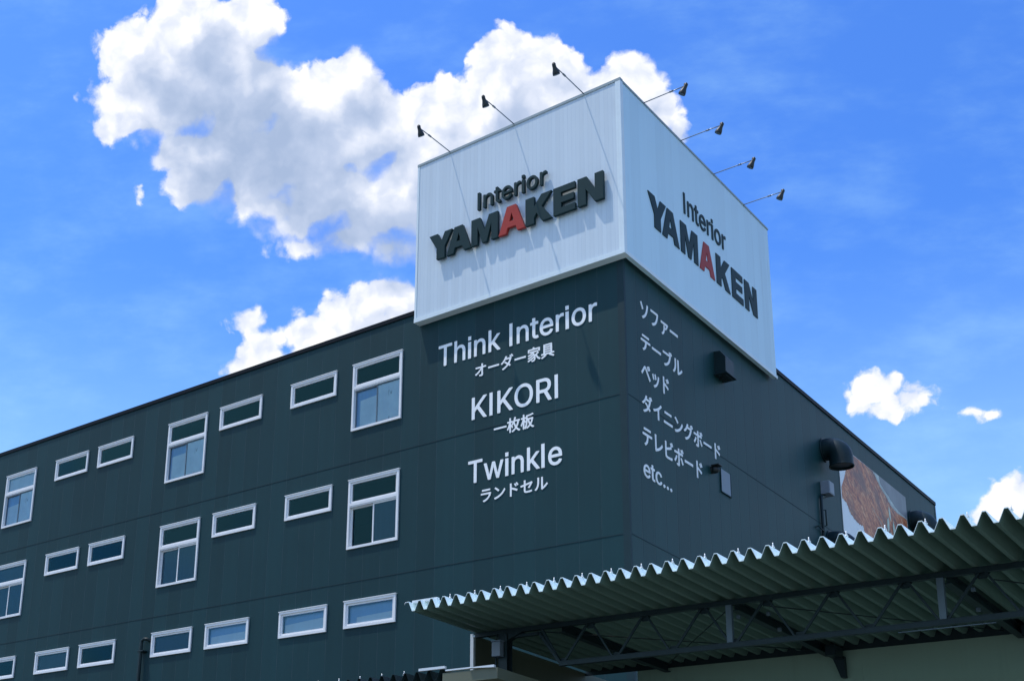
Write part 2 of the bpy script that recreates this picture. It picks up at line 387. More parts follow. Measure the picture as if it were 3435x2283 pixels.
# ---------------------------------------------------------------- mesh helpers
class MB:
    """collects solids in world coordinates; build() links them as ONE mesh object"""
    def __init__(self):
        self.bm = bmesh.new()
    def face(self, pts):
        try:
            self.bm.faces.new([self.bm.verts.new(p) for p in pts])
        except ValueError:
            pass
    def box(self, x0, x1, y0, y1, z0, z1, bevel=0.0):
        r = bmesh.ops.create_cube(self.bm, size=1.0)
        vs = r['verts']
        for v in vs:
            v.co = Vector(((x0 + x1) / 2 + v.co.x * (x1 - x0), (y0 + y1) / 2 + v.co.y * (y1 - y0), (z0 + z1) / 2 + v.co.z * (z1 - z0)))
        if bevel:
            es = list({e for v in vs for e in v.link_edges})
            bmesh.ops.bevel(self.bm, geom=es, offset=bevel, segments=2, affect='EDGES', profile=0.5)
        return self
    def bar(self, a, b, wx, wy, up=(0, 0, 1)):
        """rectangular bar from a to b"""
        a = Vector(a); b = Vector(b); d = (b - a).normalized(); u = Vector(up)
        s = d.cross(u)
        if s.length < 1e-4:
            s = d.cross(Vector((1, 0, 0)))
        s.normalize(); t = s.cross(d).normalized()
        c = [s * wx / 2 + t * wy / 2, -s * wx / 2 + t * wy / 2, -s * wx / 2 - t * wy / 2, s * wx / 2 - t * wy / 2]
        A = [self.bm.verts.new(a + q) for q in c]; B = [self.bm.verts.new(b + q) for q in c]
        self.bm.faces.new(A); self.bm.faces.new(B[::-1])
        for i in range(4):
            j = (i + 1) % 4
            self.bm.faces.new((A[i], B[i], B[j], A[j]))
        return self
    def rings(self, rings, cap=True, smooth=True):
        """loft through rings of points"""
        R = [[self.bm.verts.new(p) for p in r] for r in rings]
        n = len(R[0])
        for i in range(len(R) - 1):
            for j in range(n):
                f = self.bm.faces.new((R[i][j], R[i][(j + 1) % n], R[i + 1][(j + 1) % n], R[i + 1][j]))
                f.smooth = smooth
        if cap:
            self.bm.faces.new(R[0][::-1]); self.bm.faces.new(R[-1])
        return self
    def tube(self, pts, r, n=10, cap=True):
        """round tube along a path, r one radius or one per point"""
        pts = [Vector(p) for p in pts]
        rs = r if isinstance(r, (list, tuple)) else [r] * len(pts)
        rings = []
        ref = None
        for i, p in enumerate(pts):
            d = (pts[min(i + 1, len(pts) - 1)] - pts[max(i - 1, 0)]).normalized()
            if ref is None:
                ref = d.orthogonal().normalized()
            ref = (ref - d * ref.dot(d)).normalized()
            t = d.cross(ref)
            rings.append([p + (ref * math.cos(2 * math.pi * k / n) + t * math.sin(2 * math.pi * k / n)) * rs[i] for k in range(n)])
        return self.rings(rings, cap)
    def prism(self, pts, off):
        """closed polygon pushed along the vector off"""
        off = Vector(off)
        A = [self.bm.verts.new(p) for p in pts]; B = [self.bm.verts.new(Vector(p) + off) for p in pts]
        self.bm.faces.new(A[::-1]); self.bm.faces.new(B)
        n = len(A)
        for i in range(n):
            j = (i + 1) % n
            self.bm.faces.new((A[i], A[j], B[j], B[i]))
        return self
    def outline(self, loops, place, front, back):
        """flat shape with holes (2-D loops) given thickness; place(x, y, t) -> point"""
        def inside(p, L):
            r = False
            for (x1, y1), (x2, y2) in zip(L, L[1:] + L[:1]):
                if (y1 > p[1]) != (y2 > p[1]) and p[0] < (x2 - x1) * (p[1] - y1) / (y2 - y1) + x1:
                    r = not r
            return r
        level = [sum(inside(L[0], K) for K in loops if K is not L) for L in loops]
        if len(loops) > 1:                       # each outer ring with its own holes
            for i, L in enumerate(loops):
                if level[i] % 2 == 0:
                    holes = [K for j, K in enumerate(loops) if level[j] == level[i] + 1 and inside(K[0], L)]
                    self.outline_one([L] + holes, place, front, back)
            return self
        return self.outline_one(loops, place, front, back)
    def outline_one(self, loops, place, front, back):
        flat = [p for L in loops for p in L]
        tris = tessellate_polygon([[Vector((x, y, 0)) for x, y in L] for L in loops])
        F = [self.bm.verts.new(place(x, y, front)) for x, y in flat]
        B = [self.bm.verts.new(place(x, y, back)) for x, y in flat]
        for t in tris:
            try:
                self.bm.faces.new([F[i] for i in t])
            except ValueError:
                pass
        k = 0
        for L in loops:
            n = len(L)
            for i in range(n):
                j = (i + 1) % n
                self.bm.faces.new((F[k + i], F[k + j], B[k + j], B[k + i]))
            k += n
        return self
    def build(self, name, mt, parent=None, loc=None, recalc=True):
        me = bpy.data.meshes.new(name)
        if recalc:
            bmesh.ops.recalc_face_normals(self.bm, faces=self.bm.faces)
        o = bpy.data.objects.new(name, me)
        COL.objects.link(o)
        base = Vector(loc) if loc is not None else Vector((0, 0, 0))
        root = Vector((0, 0, 0))
        q = parent
        while q is not None:
            root += q.location; q = q.parent
        bmesh.ops.translate(self.bm, vec=-(base + (root if loc is None else Vector((0, 0, 0)))), verts=self.bm.verts)
        self.bm.to_mesh(me); self.bm.free()
        me.materials.append(mt)
        o.parent = parent
        if loc is not None:
            o.location = base - root
        return o


def tag(o, label=None, cat=None, group=None, kind=None):
    if label: o['label'] = label
    if cat: o['category'] = cat
    if group: o['group'] = group
    if kind: o['kind'] = kind
    return o


def thing(name, loc, label, cat, group=None):
    o = bpy.data.objects.new(name, None)
    o.empty_display_size = 0.2
    COL.objects.link(o)
    o.location = loc
    return tag(o, label, cat, group)


def children(o):
    return [c for c in bpy.data.objects if c.parent == o]


def copy_tree(o, parent=None):
    c = o.copy(); COL.objects.link(c)
    if parent is not None:
        c.parent = parent
    for ch in children(o):
        copy_tree(ch, c)
    return c


# ---------------------------------------------------------------- ground
g = MB()
g.face([(-3000, -3000, 0), (3000, -3000, 0), (3000, 3000, 0), (-3000, 3000, 0)])
tag(g.build('ground', M['ground']), kind='structure')

# ---------------------------------------------------------------- the dark building
ROOF = 17.90
X0, Y1 = -30.0, 23.88
SEAM3, SEAM2 = 13.934, 10.494
store = thing('store_building', (0, 0, 0), "dark teal panelled furniture store with rows of white framed windows and white lettering", 'building')

WIN_X = {'A': (-8.376, -6.634), 'B': (-10.748, -8.994), 'C': (-13.725, -11.945), 'D': (-16.097, -14.311),
         'E': (-19.640, -17.840), 'F': (-21.984, -20.193), 'G': (-24.921, -23.141)}
TOPS = {3: 16.860, 2: 13.394, 1: 9.952}
wins = []
for r in (3, 2, 1):
    for c in 'ABCDEFG':
        big = c in 'ADG' and r > 1
        zt = TOPS[r]
        zb = zt - 0.742 if not big else (14.859 if r == 3 else 11.414)
        wins.append((c, r, WIN_X[c][0], WIN_X[c][1], zb, zt, big))

# front wall with real openings
def wall_with_holes(mb, xs0, xs1, z0, z1, holes, y):
    xs = sorted({xs0, xs1} | {h[0] for h in holes} | {h[1] for h in holes})
    zs = sorted({z0, z1} | {h[2] for h in holes} | {h[3] for h in holes})
    grid = {}
    def vert(x, z):
        if (x, z) not in grid:
            grid[(x, z)] = mb.bm.verts.new((x, y, z))
        return grid[(x, z)]
    for i in range(len(xs) - 1):
        for j in range(len(zs) - 1):
            cx, cz = (xs[i] + xs[i + 1]) / 2, (zs[j] + zs[j + 1]) / 2
            if any(h[0] < cx < h[1] and h[2] < cz < h[3] for h in holes):
                continue
            mb.bm.faces.new((vert(xs[i], zs[j]), vert(xs[i + 1], zs[j]), vert(xs[i + 1], zs[j + 1]), vert(xs[i], zs[j + 1])))
    for h in holes:   # reveals
        a, b, c, d = h
        for p, q in (((a, c), (b, c)), ((b, c), (b, d)), ((b, d), (a, d)), ((a, d), (a, c))):
            mb.face([(p[0], y, p[1]), (q[0], y, q[1]), (q[0], y + 0.18, q[1]), (p[0], y + 0.18, p[1])])

HOLE = 0.03
f = MB()
wall_with_holes(f, X0, 0.0, 0.0, ROOF, [(x0 + HOLE, x1 - HOLE, zb + HOLE, zt - HOLE) for _, _, x0, x1, zb, zt, _ in wins], 0.0)
f.build('wall', M['wall_left'], store, recalc=False)
s = MB()
s.face([(0, 0, 0), (0, Y1, 0), (0, Y1, ROOF), (0, 0, ROOF)])
s.build('wall', M['wall_right'], store)
bk = MB()
bk.face([(0, Y1, 0), (X0, Y1, 0), (X0, Y1, ROOF), (0, Y1, ROOF)])
bk.face([(X0, Y1, 0), (X0, 0, 0), (X0, 0, ROOF), (X0, Y1, ROOF)])
bk.build('wall', M['wall_back'], store)
rf = MB(); rf.box(X0 + 0.02, -0.02, 0.02, Y1 - 0.02, ROOF - 0.35, ROOF - 0.2)
rf.build('roof', M['wall_back'], store)
for z in (6.9, SEAM2, SEAM3):
    fl = MB(); fl.box(X0 + 0.05, -0.05, 0.55, Y1 - 0.05, z - 0.25, z)
    fl.build('floor_slab', M['inside'], store)
pt = MB(); pt.box(X0 + 0.06, -0.06, 4.0, 4.1, 0.0, ROOF - 0.36)
pt.build('partition', M['inside'], store)

cp = MB()
cp.box(X0 - 0.03, -6.09, -0.035, 0.16, ROOF - 0.075, ROOF + 0.05)
cp.box(-0.16, 0.035, 8.83, Y1 + 0.035, ROOF - 0.075, ROOF + 0.05)
cp.build('coping', M['cap'], store)
for z in (SEAM3, SEAM2):
    b_ = MB()
    b_.box(X0, -0.156, -0.008, 0.02, z - 0.011, z + 0.011)
    b_.box(-0.02, 0.007, 0.061, Y1, z - 0.012, z + 0.012)
    b_.build('seam_flashing', M['seam'], store)
ct = MB()
ct.prism([(-0.155, -0.004, 0), (-0.155, -0.018, 0), (0.018, -0.018, 0), (0.018, 0.06, 0), (0.004, 0.06, 0), (0.004, -0.004, 0)], (0, 0, 17.4))
ct.build('corner_trim', M['seam'], store)
et = MB()
et.box(-0.05, 0.02, Y1 - 0.05, Y1 + 0.02, 0, ROOF - 0.08)
et.build('corner_trim', M['steel_pale'], store)

# windows: outer frame, sashes and panes, each window a copy of its kind
def rect_frame(mb, x0, x1, z0, z1, w, y0, y1, wb=None):
    wb = wb if wb is not None else w
    mb.box(x0, x1, y0, y1, z1 - w, z1)
    mb.box(x0, x1, y0, y1, z0, z0 + wb)
    mb.box(x0, x0 + w, y0, y1, z0 + wb, z1 - w)
    mb.box(x1 - w, x1, y0, y1, z0 + wb, z1 - w)

PANES = {'dark': None, 'blind': 'blind', 'sheet': 'sheet', 'slate': 'slate', 'shaded_sheet': 'sheet_shade'}
LOWER = {('A', 1): (0.16, 0.36, 0.44), ('B', 1): (0.02, 0.52, 0.66), ('C', 1): (0.03, 0.50, 0.56), ('A', 3): (0.16, 0.74, 0.78), ('D', 3): (0.08, 0.72, 0.75), ('G', 3): (0.05, 0.66, 0.70)}  # paler lower layers; on sheets they leave the painted frame shadow uncovered

def make_window(c, r, x0, x1, zb, zt, big, fills):
    """frame proud of the wall, inner sash set back, glass and what hangs behind it"""
    fm = MB()
    fw = 0.064
    zt2 = zb if not big else zt - 0.742      # foot of the transom light
    rect_frame(fm, x0, x1, zb, zt, fw, -0.045, 0.10, 0.07)
    fm.box(x0 - 0.02, x1 + 0.02, -0.062, -0.002, zt, zt + 0.022)       # drip cap
    # top light sash
    rect_frame(fm, x0 + fw, x1 - fw, (zb if not big else zt2) + 0.07, zt - fw, 0.052, -0.012, 0.05, 0.056)
    if big:
        fm.box(x0 + fw, x1 - fw, -0.045, 0.10, zt2 - 0.005, zt2 + 0.07)
        fm.box(x0 + fw, x1 - fw, -0.030, 0.08, zt2 - 0.040, zt2 - 0.005)
    o = fm.build('window', M['frame'], store, loc=(x0, 0, zb))
    def pane(px0, px1, pz0, pz1, y, fill, depth):
        gl = MB()
        gl.face([(px0, y, pz0), (px1, y, pz0), (px1, y, pz1), (px0, y, pz1)])
        gl.build('pane', M['glass'], o, recalc=False)
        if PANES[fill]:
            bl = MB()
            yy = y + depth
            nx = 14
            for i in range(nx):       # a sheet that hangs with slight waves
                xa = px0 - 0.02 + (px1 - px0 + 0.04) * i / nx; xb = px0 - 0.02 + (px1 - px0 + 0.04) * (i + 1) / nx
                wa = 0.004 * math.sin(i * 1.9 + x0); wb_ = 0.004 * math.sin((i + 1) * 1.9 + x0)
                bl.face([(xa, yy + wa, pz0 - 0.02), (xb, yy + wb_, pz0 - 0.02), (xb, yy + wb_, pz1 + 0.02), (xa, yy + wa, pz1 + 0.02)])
            bl.build('blind', M[PANES[fill]], o)  # blinds and sheets; the slate ones are no blinds, only stand-ins for reflected sky
            if (c, r) in LOWER and fill in ('blind', 'shaded_sheet'):
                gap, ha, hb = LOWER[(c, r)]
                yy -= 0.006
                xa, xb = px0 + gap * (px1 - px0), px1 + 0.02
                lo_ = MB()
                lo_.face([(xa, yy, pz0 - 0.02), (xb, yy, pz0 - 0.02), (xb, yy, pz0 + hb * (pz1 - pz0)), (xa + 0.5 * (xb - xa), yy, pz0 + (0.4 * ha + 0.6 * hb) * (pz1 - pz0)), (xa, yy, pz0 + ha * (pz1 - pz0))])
                lo_.build('blind', M['blind_low'] if fill == 'blind' else M['sheet'], o)  # on sheet panes, the L left around it is painted shadow
    lo = (zb if not big else zt2) + 0.125
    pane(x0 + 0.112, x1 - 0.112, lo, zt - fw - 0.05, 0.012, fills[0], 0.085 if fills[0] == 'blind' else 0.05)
    if big:
        mid = (x0 + x1) / 2
        z0, z1 = zb + 0.07, zt2 - 0.040
        dark = fills[1] == 'shaded_sheet'
        for n_, (a, b, y) in enumerate(((x0 + fw, mid + 0.02, 0.055), (mid - 0.02, x1 - fw, 0.0))):
            sm = MB()
            sw = 0.026 if dark else 0.040
            rect_frame(sm, a, b, z0, z1, sw, y, y + 0.04, 0.03)
            sm.build('sash', M['steel_pale'] if dark else M['frame'], o)
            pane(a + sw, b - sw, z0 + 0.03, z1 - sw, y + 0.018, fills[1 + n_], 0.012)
    return o

FILL = {('A', 3): ('dark', 'shaded_sheet', 'sheet'), ('D', 3): ('dark', 'shaded_sheet', 'sheet'), ('G', 3): ('sheet', 'shaded_sheet', 'sheet'),
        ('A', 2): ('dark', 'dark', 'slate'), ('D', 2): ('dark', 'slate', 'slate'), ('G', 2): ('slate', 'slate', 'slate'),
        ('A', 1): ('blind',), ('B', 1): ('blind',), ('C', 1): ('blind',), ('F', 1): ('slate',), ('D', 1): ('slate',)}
for c, r, x0, x1, zb, zt, big in wins:
    make_window(c, r, x0, x1, zb, zt, big, FILL.get((c, r), ('dark', 'dark', 'dark')))

# ---------------------------------------------------------------- lettering
GLYPHS = {
 'T': "253,-8 195,-8 188,-5 184,3 184,441 179,444 31,446 24,455 24,503 27,511 33,515 411,516 419,513 423,507 424,455 421,448 415,445 269,444 264,441 264,5 261,-4",
 'h': "51,514 111,516 118,513 121,507 123,347 147,367 177,383 209,392 247,392 281,383 305,371 333,346 343,331 359,293 366,241 366,5 361,-5 353,-8 299,-8 292,-5 289,1 288,247 285,263 275,289 261,306 239,317 211,322 181,317 155,305 139,289 127,265 122,241 120,-1 117,-5 109,-8 55,-8 47,-3 44,5 44,503 47,511",
 'i': "38,-14 38,387 122,387 122,-14|38,430 38,522 122,522 122,430",
 'n': "361,-5 353,-8 299,-8 292,-5 289,1 288,247 285,263 275,289 261,306 239,317 211,322 181,317 155,305 139,289 127,265 122,241 120,-1 117,-5 109,-8 55,-8 47,-4 44,5 44,375 48,385 57,388 107,388 115,385 120,377 121,344 146,367 177,383 209,392 247,392 281,383 301,373 315,364 334,345 353,311 364,269 366,241 366,5",
 'k': "53,515 111,516 118,513 121,507 123,227 148,249 281,385 289,388 355,388 365,383 367,379 364,373 223,230 212,215 377,6 379,1 375,-5 367,-8 299,-8 290,-5 153,166 122,137 122,5 119,-3 109,-8 55,-8 47,-3 44,5 44,503 47,511",
 'I': "60,-14 60,522 140,522 140,-14",
 't': "209,-7 187,-12 155,-12 123,-5 99,7 80,23 68,41 61,61 56,95 56,317 51,320 9,320 1,324 -2,331 -2,375 1,383 7,387 55,389 56,469 59,476 65,479 123,480 131,476 134,467 135,389 201,388 208,385 211,379 212,331 208,323 199,320 137,320 134,315 134,89 136,77 141,66 149,61 179,58 201,61 207,58 220,7 217,-2",
 'e': "185,392 225,392 249,387 277,378 312,357 330,341 351,311 365,281 376,243 380,173 377,166 371,163 105,161 109,133 115,115 127,92 153,69 185,57 225,54 259,63 284,81 299,107 305,112 363,99 369,96 371,85 359,59 350,45 325,20 283,-3 247,-14 195,-16 167,-12 135,-1 100,19 76,41 55,71 41,101 28,149 26,203 30,237 39,269 59,311 75,334 111,365 147,383|106,231 111,228 295,228 299,229 300,233 291,265 283,281 270,299 253,311 239,317 219,322 193,322 171,317 153,309 129,288 115,265",
 'r': "53,-7 47,-3 44,5 46,381 55,388 111,387 119,379 121,350 143,369 177,387 197,392 245,390 252,381 252,327 249,318 243,315 197,318 169,311 157,305 142,293 127,269 122,249 120,-1 111,-8",
 'o': "229,392 253,387 297,369 331,344 351,319 369,287 384,243 388,217 388,157 377,109 364,77 344,47 319,22 293,5 259,-9 225,-16 189,-16 163,-11 119,7 89,28 63,58 43,97 33,127 26,169 26,207 30,237 43,279 63,317 91,350 115,367 155,385 187,392|219,322 183,320 163,313 151,306 133,288 117,259 108,231 104,203 104,173 108,145 117,117 127,97 135,86 157,67 175,59 199,54 231,56 251,63 269,74 282,87 301,123 308,147 312,181 306,237 291,275 282,289 259,309 241,317",
 'K': "452,-5 443,-8 377,-8 367,-4 197,232 133,165 132,5 129,-3 119,-8 63,-8 55,-4 52,5 52,503 56,513 65,516 121,516 128,513 131,507 133,268 358,513 367,516 441,516 451,512 452,505 446,495 256,293 253,287 451,9 455,1",
 'O': "295,-14 239,-14 199,-5 157,13 111,46 92,67 73,95 55,131 38,185 32,233 34,297 45,349 62,395 89,438 117,468 149,491 197,513 253,524 299,522 343,511 385,491 417,468 445,437 461,413 479,378 493,331 500,291 500,217 494,179 477,127 449,77 423,46 377,13 341,-3|279,448 255,448 221,441 189,427 171,414 143,382 131,359 119,323 112,281 112,227 116,197 133,145 149,119 169,96 187,83 207,72 233,64 267,60 301,64 323,71 355,89 376,107 389,125 405,155 416,189 422,231 422,277 418,309 409,343 393,377 373,404 361,416 341,429 313,441",
 'R': "57,513 65,516 263,516 279,514 313,505 343,491 365,476 389,450 407,413 416,379 418,343 411,303 397,269 376,239 359,225 328,207 326,203 434,5 434,-1 431,-5 423,-8 357,-8 347,-4 253,171 243,189 239,190 133,189 131,1 127,-5 119,-8 63,-8 55,-3 52,5 52,503|133,443 133,265 261,264 301,277 323,296 331,313 335,329 338,357 329,397 321,412 308,425 289,435 251,444",
 'w': "17,383 27,388 85,388 93,383 141,215 168,109 171,108 239,361 243,375 249,385 257,388 313,388 323,381 397,110 475,383 485,388 539,388 548,385 552,377 547,361 435,-4 427,-8 373,-8 363,-3 309,179 286,267 283,270 205,-1 193,-8 141,-8 133,-4 127,9 25,345 16,377",
 'l': "38,-14 38,522 122,522 122,-14",
 'c': "301,367 325,350 345,327 363,295 368,279 367,272 361,269 303,255 297,259 282,289 266,305 247,315 219,322 199,322 163,313 151,306 131,286 117,259 111,241 104,201 104,173 108,145 121,107 131,90 150,71 175,59 199,54 217,54 255,64 267,72 282,87 299,119 307,124 364,109 370,99 363,81 343,46 317,20 297,7 271,-5 227,-16 191,-16 163,-11 139,-3 109,13 78,39 57,69 39,107 28,151 26,205 30,237 43,279 63,317 90,349 115,367 149,383 187,392 229,392 277,379",
 '.': "85,94 107,93 127,83 139,71 148,51 147,29 137,8 121,-5 103,-12 85,-11 66,-3 51,13 42,33 43,51 55,76 69,87",
 'オ': "319,213 320,185 315,179 241,178 236,175 238,9 233,-2 223,-11 209,-16 169,-16 143,-13 138,-7 136,19 141,25 155,26 189,22 198,27 197,137 194,137 131,74 95,47 53,21 47,22 25,47 25,51 28,55 79,85 123,118 155,148 177,175 173,178 43,179 39,183 38,187 38,211 43,217 193,216 196,219 196,247 193,275 199,280 227,280 233,278 236,273 237,217 285,216 311,218 315,217",
 'ー': "30,151 33,156 39,158 53,156 299,156 313,158 318,155 320,151 320,119 317,114 311,112 283,112 275,114 83,114 73,112 37,112 33,114 30,119",
 'ダ': "77,-29 52,-7 50,-1 52,3 96,21 131,41 163,64 178,81 162,95 115,126 111,131 112,137 129,156 135,158 155,147 201,117 207,115 232,155 243,183 246,195 141,195 116,165 82,131 47,105 41,105 23,118 17,125 17,129 23,136 61,164 92,197 117,233 139,277 143,281 159,279 177,273 181,269 181,263 166,237 167,233 247,232 263,235 264,237 246,269 245,275 255,284 269,287 276,281 285,267 302,237 301,232 294,225 299,217 299,213 281,165 263,127 241,91 274,63 276,57 273,51 261,36 251,28 244,31 215,56 211,56 185,30 141,-1 111,-17 83,-29|284,293 303,301 311,300 337,259 342,249 340,245 319,235 313,236 283,285",
 '家': "343,5 323,-17 315,-17 303,-11 277,8 258,27 237,57 222,85 219,88 214,83 218,65 218,31 213,9 205,-8 187,-25 161,-34 139,-34 123,-31 119,-27 112,-3 114,1 119,4 153,2 163,5 169,9 173,15 180,37 180,47 177,50 143,29 91,3 61,-9 33,-17 17,9 19,16 89,41 129,60 162,81 171,89 172,93 170,101 167,103 107,71 69,55 41,46 34,51 23,69 23,73 27,78 71,93 105,107 147,129 150,135 145,142 141,143 93,121 43,104 35,110 23,129 23,133 27,137 73,151 125,173 126,175 123,176 72,177 68,183 68,203 69,207 73,211 277,211 281,207 282,203 282,183 277,175 297,160 303,153 303,149 288,135 255,112 253,107 269,75 288,49 307,33 339,14 343,9|274,175 191,176 177,166 175,161 187,145 201,122 205,121 241,146|329,189 323,184 297,184 292,187 290,191 290,229 287,232 65,232 60,229 59,188 53,184 31,184 26,187 24,191 24,261 26,265 31,268 149,269 150,271 143,285 143,290 149,295 173,302 182,297 197,271 201,268 323,268 328,265 330,261",
 '具': "281,283 285,279 286,275 286,83 291,80 333,79 338,73 338,51 336,47 331,44 258,43 262,39 335,-1 341,-7 340,-13 321,-32 313,-33 269,-7 210,23 206,29 214,41 213,43 139,44 136,43 136,41 144,35 145,29 131,17 99,-3 62,-23 37,-33 29,-32 9,-12 10,-5 75,27 97,41 97,43 93,44 19,44 15,46 12,51 12,73 17,79 63,80 68,83 68,275 70,281 77,284|248,85 248,97 243,100 111,100 107,99 106,95 106,83 111,80 243,80 247,81|248,135 248,147 243,150 111,150 107,149 106,145 106,133 111,130 243,130 247,131|248,187 248,197 243,200 111,200 107,199 106,195 106,185 111,182 243,182 247,183|248,237 248,247 243,250 111,250 107,249 106,245 106,235 111,232 243,232 247,233",
 '一': "10,123 10,149 12,153 17,156 333,156 339,154 342,149 342,123 340,119 335,116 19,116 13,118",
 '枚': "97,300 102,297 104,293 105,227 145,226 150,223 152,219 151,191 145,188 105,187 105,161 151,104 162,87 146,63 141,60 137,61 111,100 107,105 105,105 104,-27 101,-32 97,-34 73,-34 69,-32 66,-27 65,92 61,88 39,43 28,27 23,26 18,29 5,51 5,57 27,95 37,117 60,183 57,188 19,188 15,190 12,195 12,219 14,223 19,226 65,227 67,295 73,300|199,300 225,296 231,291 231,283 218,237 219,233 329,232 333,231 337,227 337,201 333,197 317,196 314,193 303,151 293,121 280,89 263,61 268,51 292,29 317,13 341,1 345,-3 344,-9 323,-33 314,-33 281,-13 237,26 203,-3 179,-19 151,-33 141,-32 125,-9 125,-5 129,-1 157,13 190,35 213,59 191,107 177,147 173,146 158,127 151,122 144,127 126,151 149,183 168,217 183,259 193,295|239,97 259,143 272,193 267,196 205,196 203,191 215,147 226,117 235,100",
 '板': "325,-32 315,-33 297,-23 275,-8 247,18 217,-7 193,-23 173,-33 167,-32 149,-11 143,-16 136,-29 129,-34 124,-33 101,-16 99,-29 95,-33 69,-34 64,-31 62,-25 61,98 57,94 41,59 27,39 23,39 19,43 6,69 35,125 58,191 55,196 21,196 17,198 14,203 14,225 16,229 21,232 61,233 62,293 65,298 69,300 93,300 99,295 101,233 135,232 143,228 144,261 146,265 151,268 171,268 237,276 279,285 307,294 313,290 328,273 330,269 328,263 323,259 311,255 257,242 195,236 183,233 182,229 182,199 185,196 293,196 303,198 319,193 323,189 322,167 307,117 290,77 273,49 294,27 311,15 338,1 343,-5 343,-10|101,-8 105,-5 118,17 131,55 140,99 141,124 123,104 119,102 113,106 105,124 103,127 101,127|183,149 180,147 180,119 174,73 165,37 153,3 155,1 192,21 211,36 224,51 205,89|249,86 261,105 269,123 280,155 279,159 223,160 219,158 231,121 244,91|141,134 144,145 143,200 135,196 102,195 103,189 137,136",
 'ラ': "45,181 49,185 53,186 71,184 273,184 289,186 307,176 311,171 312,165 295,117 281,89 268,69 248,47 225,26 199,9 157,-11 127,-20 110,-5 101,6 100,11 102,15 159,34 183,47 213,68 228,83 243,105 255,129 260,145 59,146 51,144 47,146 44,151|288,259 288,233 286,229 281,226 83,226 77,228 74,233 74,259 76,263 81,266 279,266 285,264",
 'ン': "45,19 46,25 53,29 97,39 127,49 187,79 227,108 256,137 277,165 301,204 309,205 315,199 327,177 328,169 305,133 288,111 249,72 203,39 157,14 133,5 75,-12 67,-12 62,-9|55,237 75,260 83,261 113,240 159,202 173,188 173,181 151,158 145,157 89,206 59,228 55,233",
 'ド': "103,271 137,272 143,267 142,183 145,177 243,141 287,121 292,115 279,85 275,81 271,80 187,117 147,131 143,131 142,11 144,-13 142,-19 137,-22 105,-22 101,-20 98,-15 100,-5 100,253 98,263 99,267|266,195 245,185 239,186 205,241 206,247 227,257 233,256 239,249 259,217 267,201|250,265 269,275 275,274 307,227 310,219 308,213 289,203 281,204 250,255 248,261",
 'セ': "297,-4 279,-8 231,-12 159,-12 129,-5 110,9 102,29 101,142 27,128 21,132 16,155 17,165 20,169 93,182 101,185 102,239 98,269 102,275 137,276 143,271 142,197 145,192 247,212 289,224 298,219 315,204 315,199 303,177 271,127 252,101 233,81 227,81 209,91 200,101 235,142 251,167 252,173 151,154 143,151 142,147 142,47 147,34 163,28 199,26 207,28 235,28 295,36 300,33 302,27 300,1",
 'ル': "123,268 128,265 130,259 128,241 128,171 124,119 115,77 101,45 85,20 57,-10 47,-13 24,1 18,9 22,15 44,35 57,53 71,78 77,95 84,125 88,171 88,249 86,261 88,265 93,268|183,267 215,268 220,265 222,261 220,243 221,46 225,47 235,53 273,80 315,125 319,125 324,121 340,97 316,67 289,42 249,13 203,-14 198,-13 185,-2 178,7 180,23 180,245 178,259 179,263",
 'ソ': "299,257 303,253 304,249 285,177 271,139 249,97 226,65 189,28 141,-5 121,-15 116,-15 90,7 88,11 89,16 93,19 127,37 163,62 180,77 207,111 228,145 239,173 252,217 258,259 267,262|43,244 69,257 76,255 134,159 136,153 131,146 107,133 101,132 96,135 71,181 40,233 39,239",
 'フ': "46,249 53,252 83,250 263,250 281,252 307,235 295,185 283,147 269,115 248,81 212,43 191,27 173,15 145,0 109,-13 103,-12 86,5 79,15 79,22 83,25 113,35 149,51 172,65 199,88 221,117 239,150 251,185 256,209 255,211 251,212 85,212 77,210 51,210 46,213 44,217 44,245",
 'ァ': "187,145 192,139 190,95 185,67 176,37 158,9 133,-16 109,-31 101,-33 78,-15 75,-11 75,-7 81,-1 99,9 117,22 136,47 145,71 150,91 150,137 152,143 157,146|56,191 59,196 65,198 79,196 277,196 287,198 306,181 308,175 291,148 260,109 233,84 223,80 199,96 197,103 213,116 240,143 247,153 247,157 63,158 58,161 56,165",
 'テ': "325,173 326,143 321,137 205,135 200,95 191,63 183,45 168,23 137,-6 111,-22 104,-21 79,-2 78,3 81,8 101,19 127,38 145,63 158,97 162,133 157,136 33,137 29,141 28,145 28,171 32,177 311,176 319,178|70,231 70,257 72,261 77,264 273,264 281,266 285,264 288,259 288,231 286,227 281,224 251,226 105,226 79,224 73,226",
 'ブ': "99,-17 74,9 73,16 79,21 125,37 155,53 177,68 203,94 219,117 233,145 243,171 252,203 247,206 47,206 42,209 40,213 41,243 45,247 49,248 63,246 257,246 258,251 241,279 240,283 243,288 249,291 261,296 267,295 277,283 297,249 295,237 302,227 285,163 275,135 261,105 232,63 196,29 169,11 147,-1 123,-11 105,-17|288,297 305,305 313,304 319,297 339,265 344,255 342,251 337,247 323,241 315,242 287,287",
 'ベ': "333,33 309,6 305,4 301,6 198,125 158,167 145,175 141,175 134,171 47,61 40,63 16,87 14,93 52,133 104,197 120,213 137,221 147,222 159,217 175,206 218,163 332,41|218,233 235,241 243,242 247,240 276,195 280,185 278,179 257,167 251,168 218,225 216,229|264,251 281,259 291,258 319,217 326,203 324,197 303,185 297,186 264,241 262,247",
 'ッ': "298,187 301,183 301,179 285,125 269,89 244,51 205,12 187,-1 141,-27 129,-32 123,-30 100,-7 98,-3 100,1 127,12 165,33 191,52 206,67 221,87 243,129 253,159 259,187 263,196 269,197|123,100 97,90 88,93 57,171 57,175 61,180 85,190 89,189 95,184 125,109 126,105|171,110 165,115 138,191 139,195 143,199 169,208 174,205 177,199 202,129 201,124 195,119",
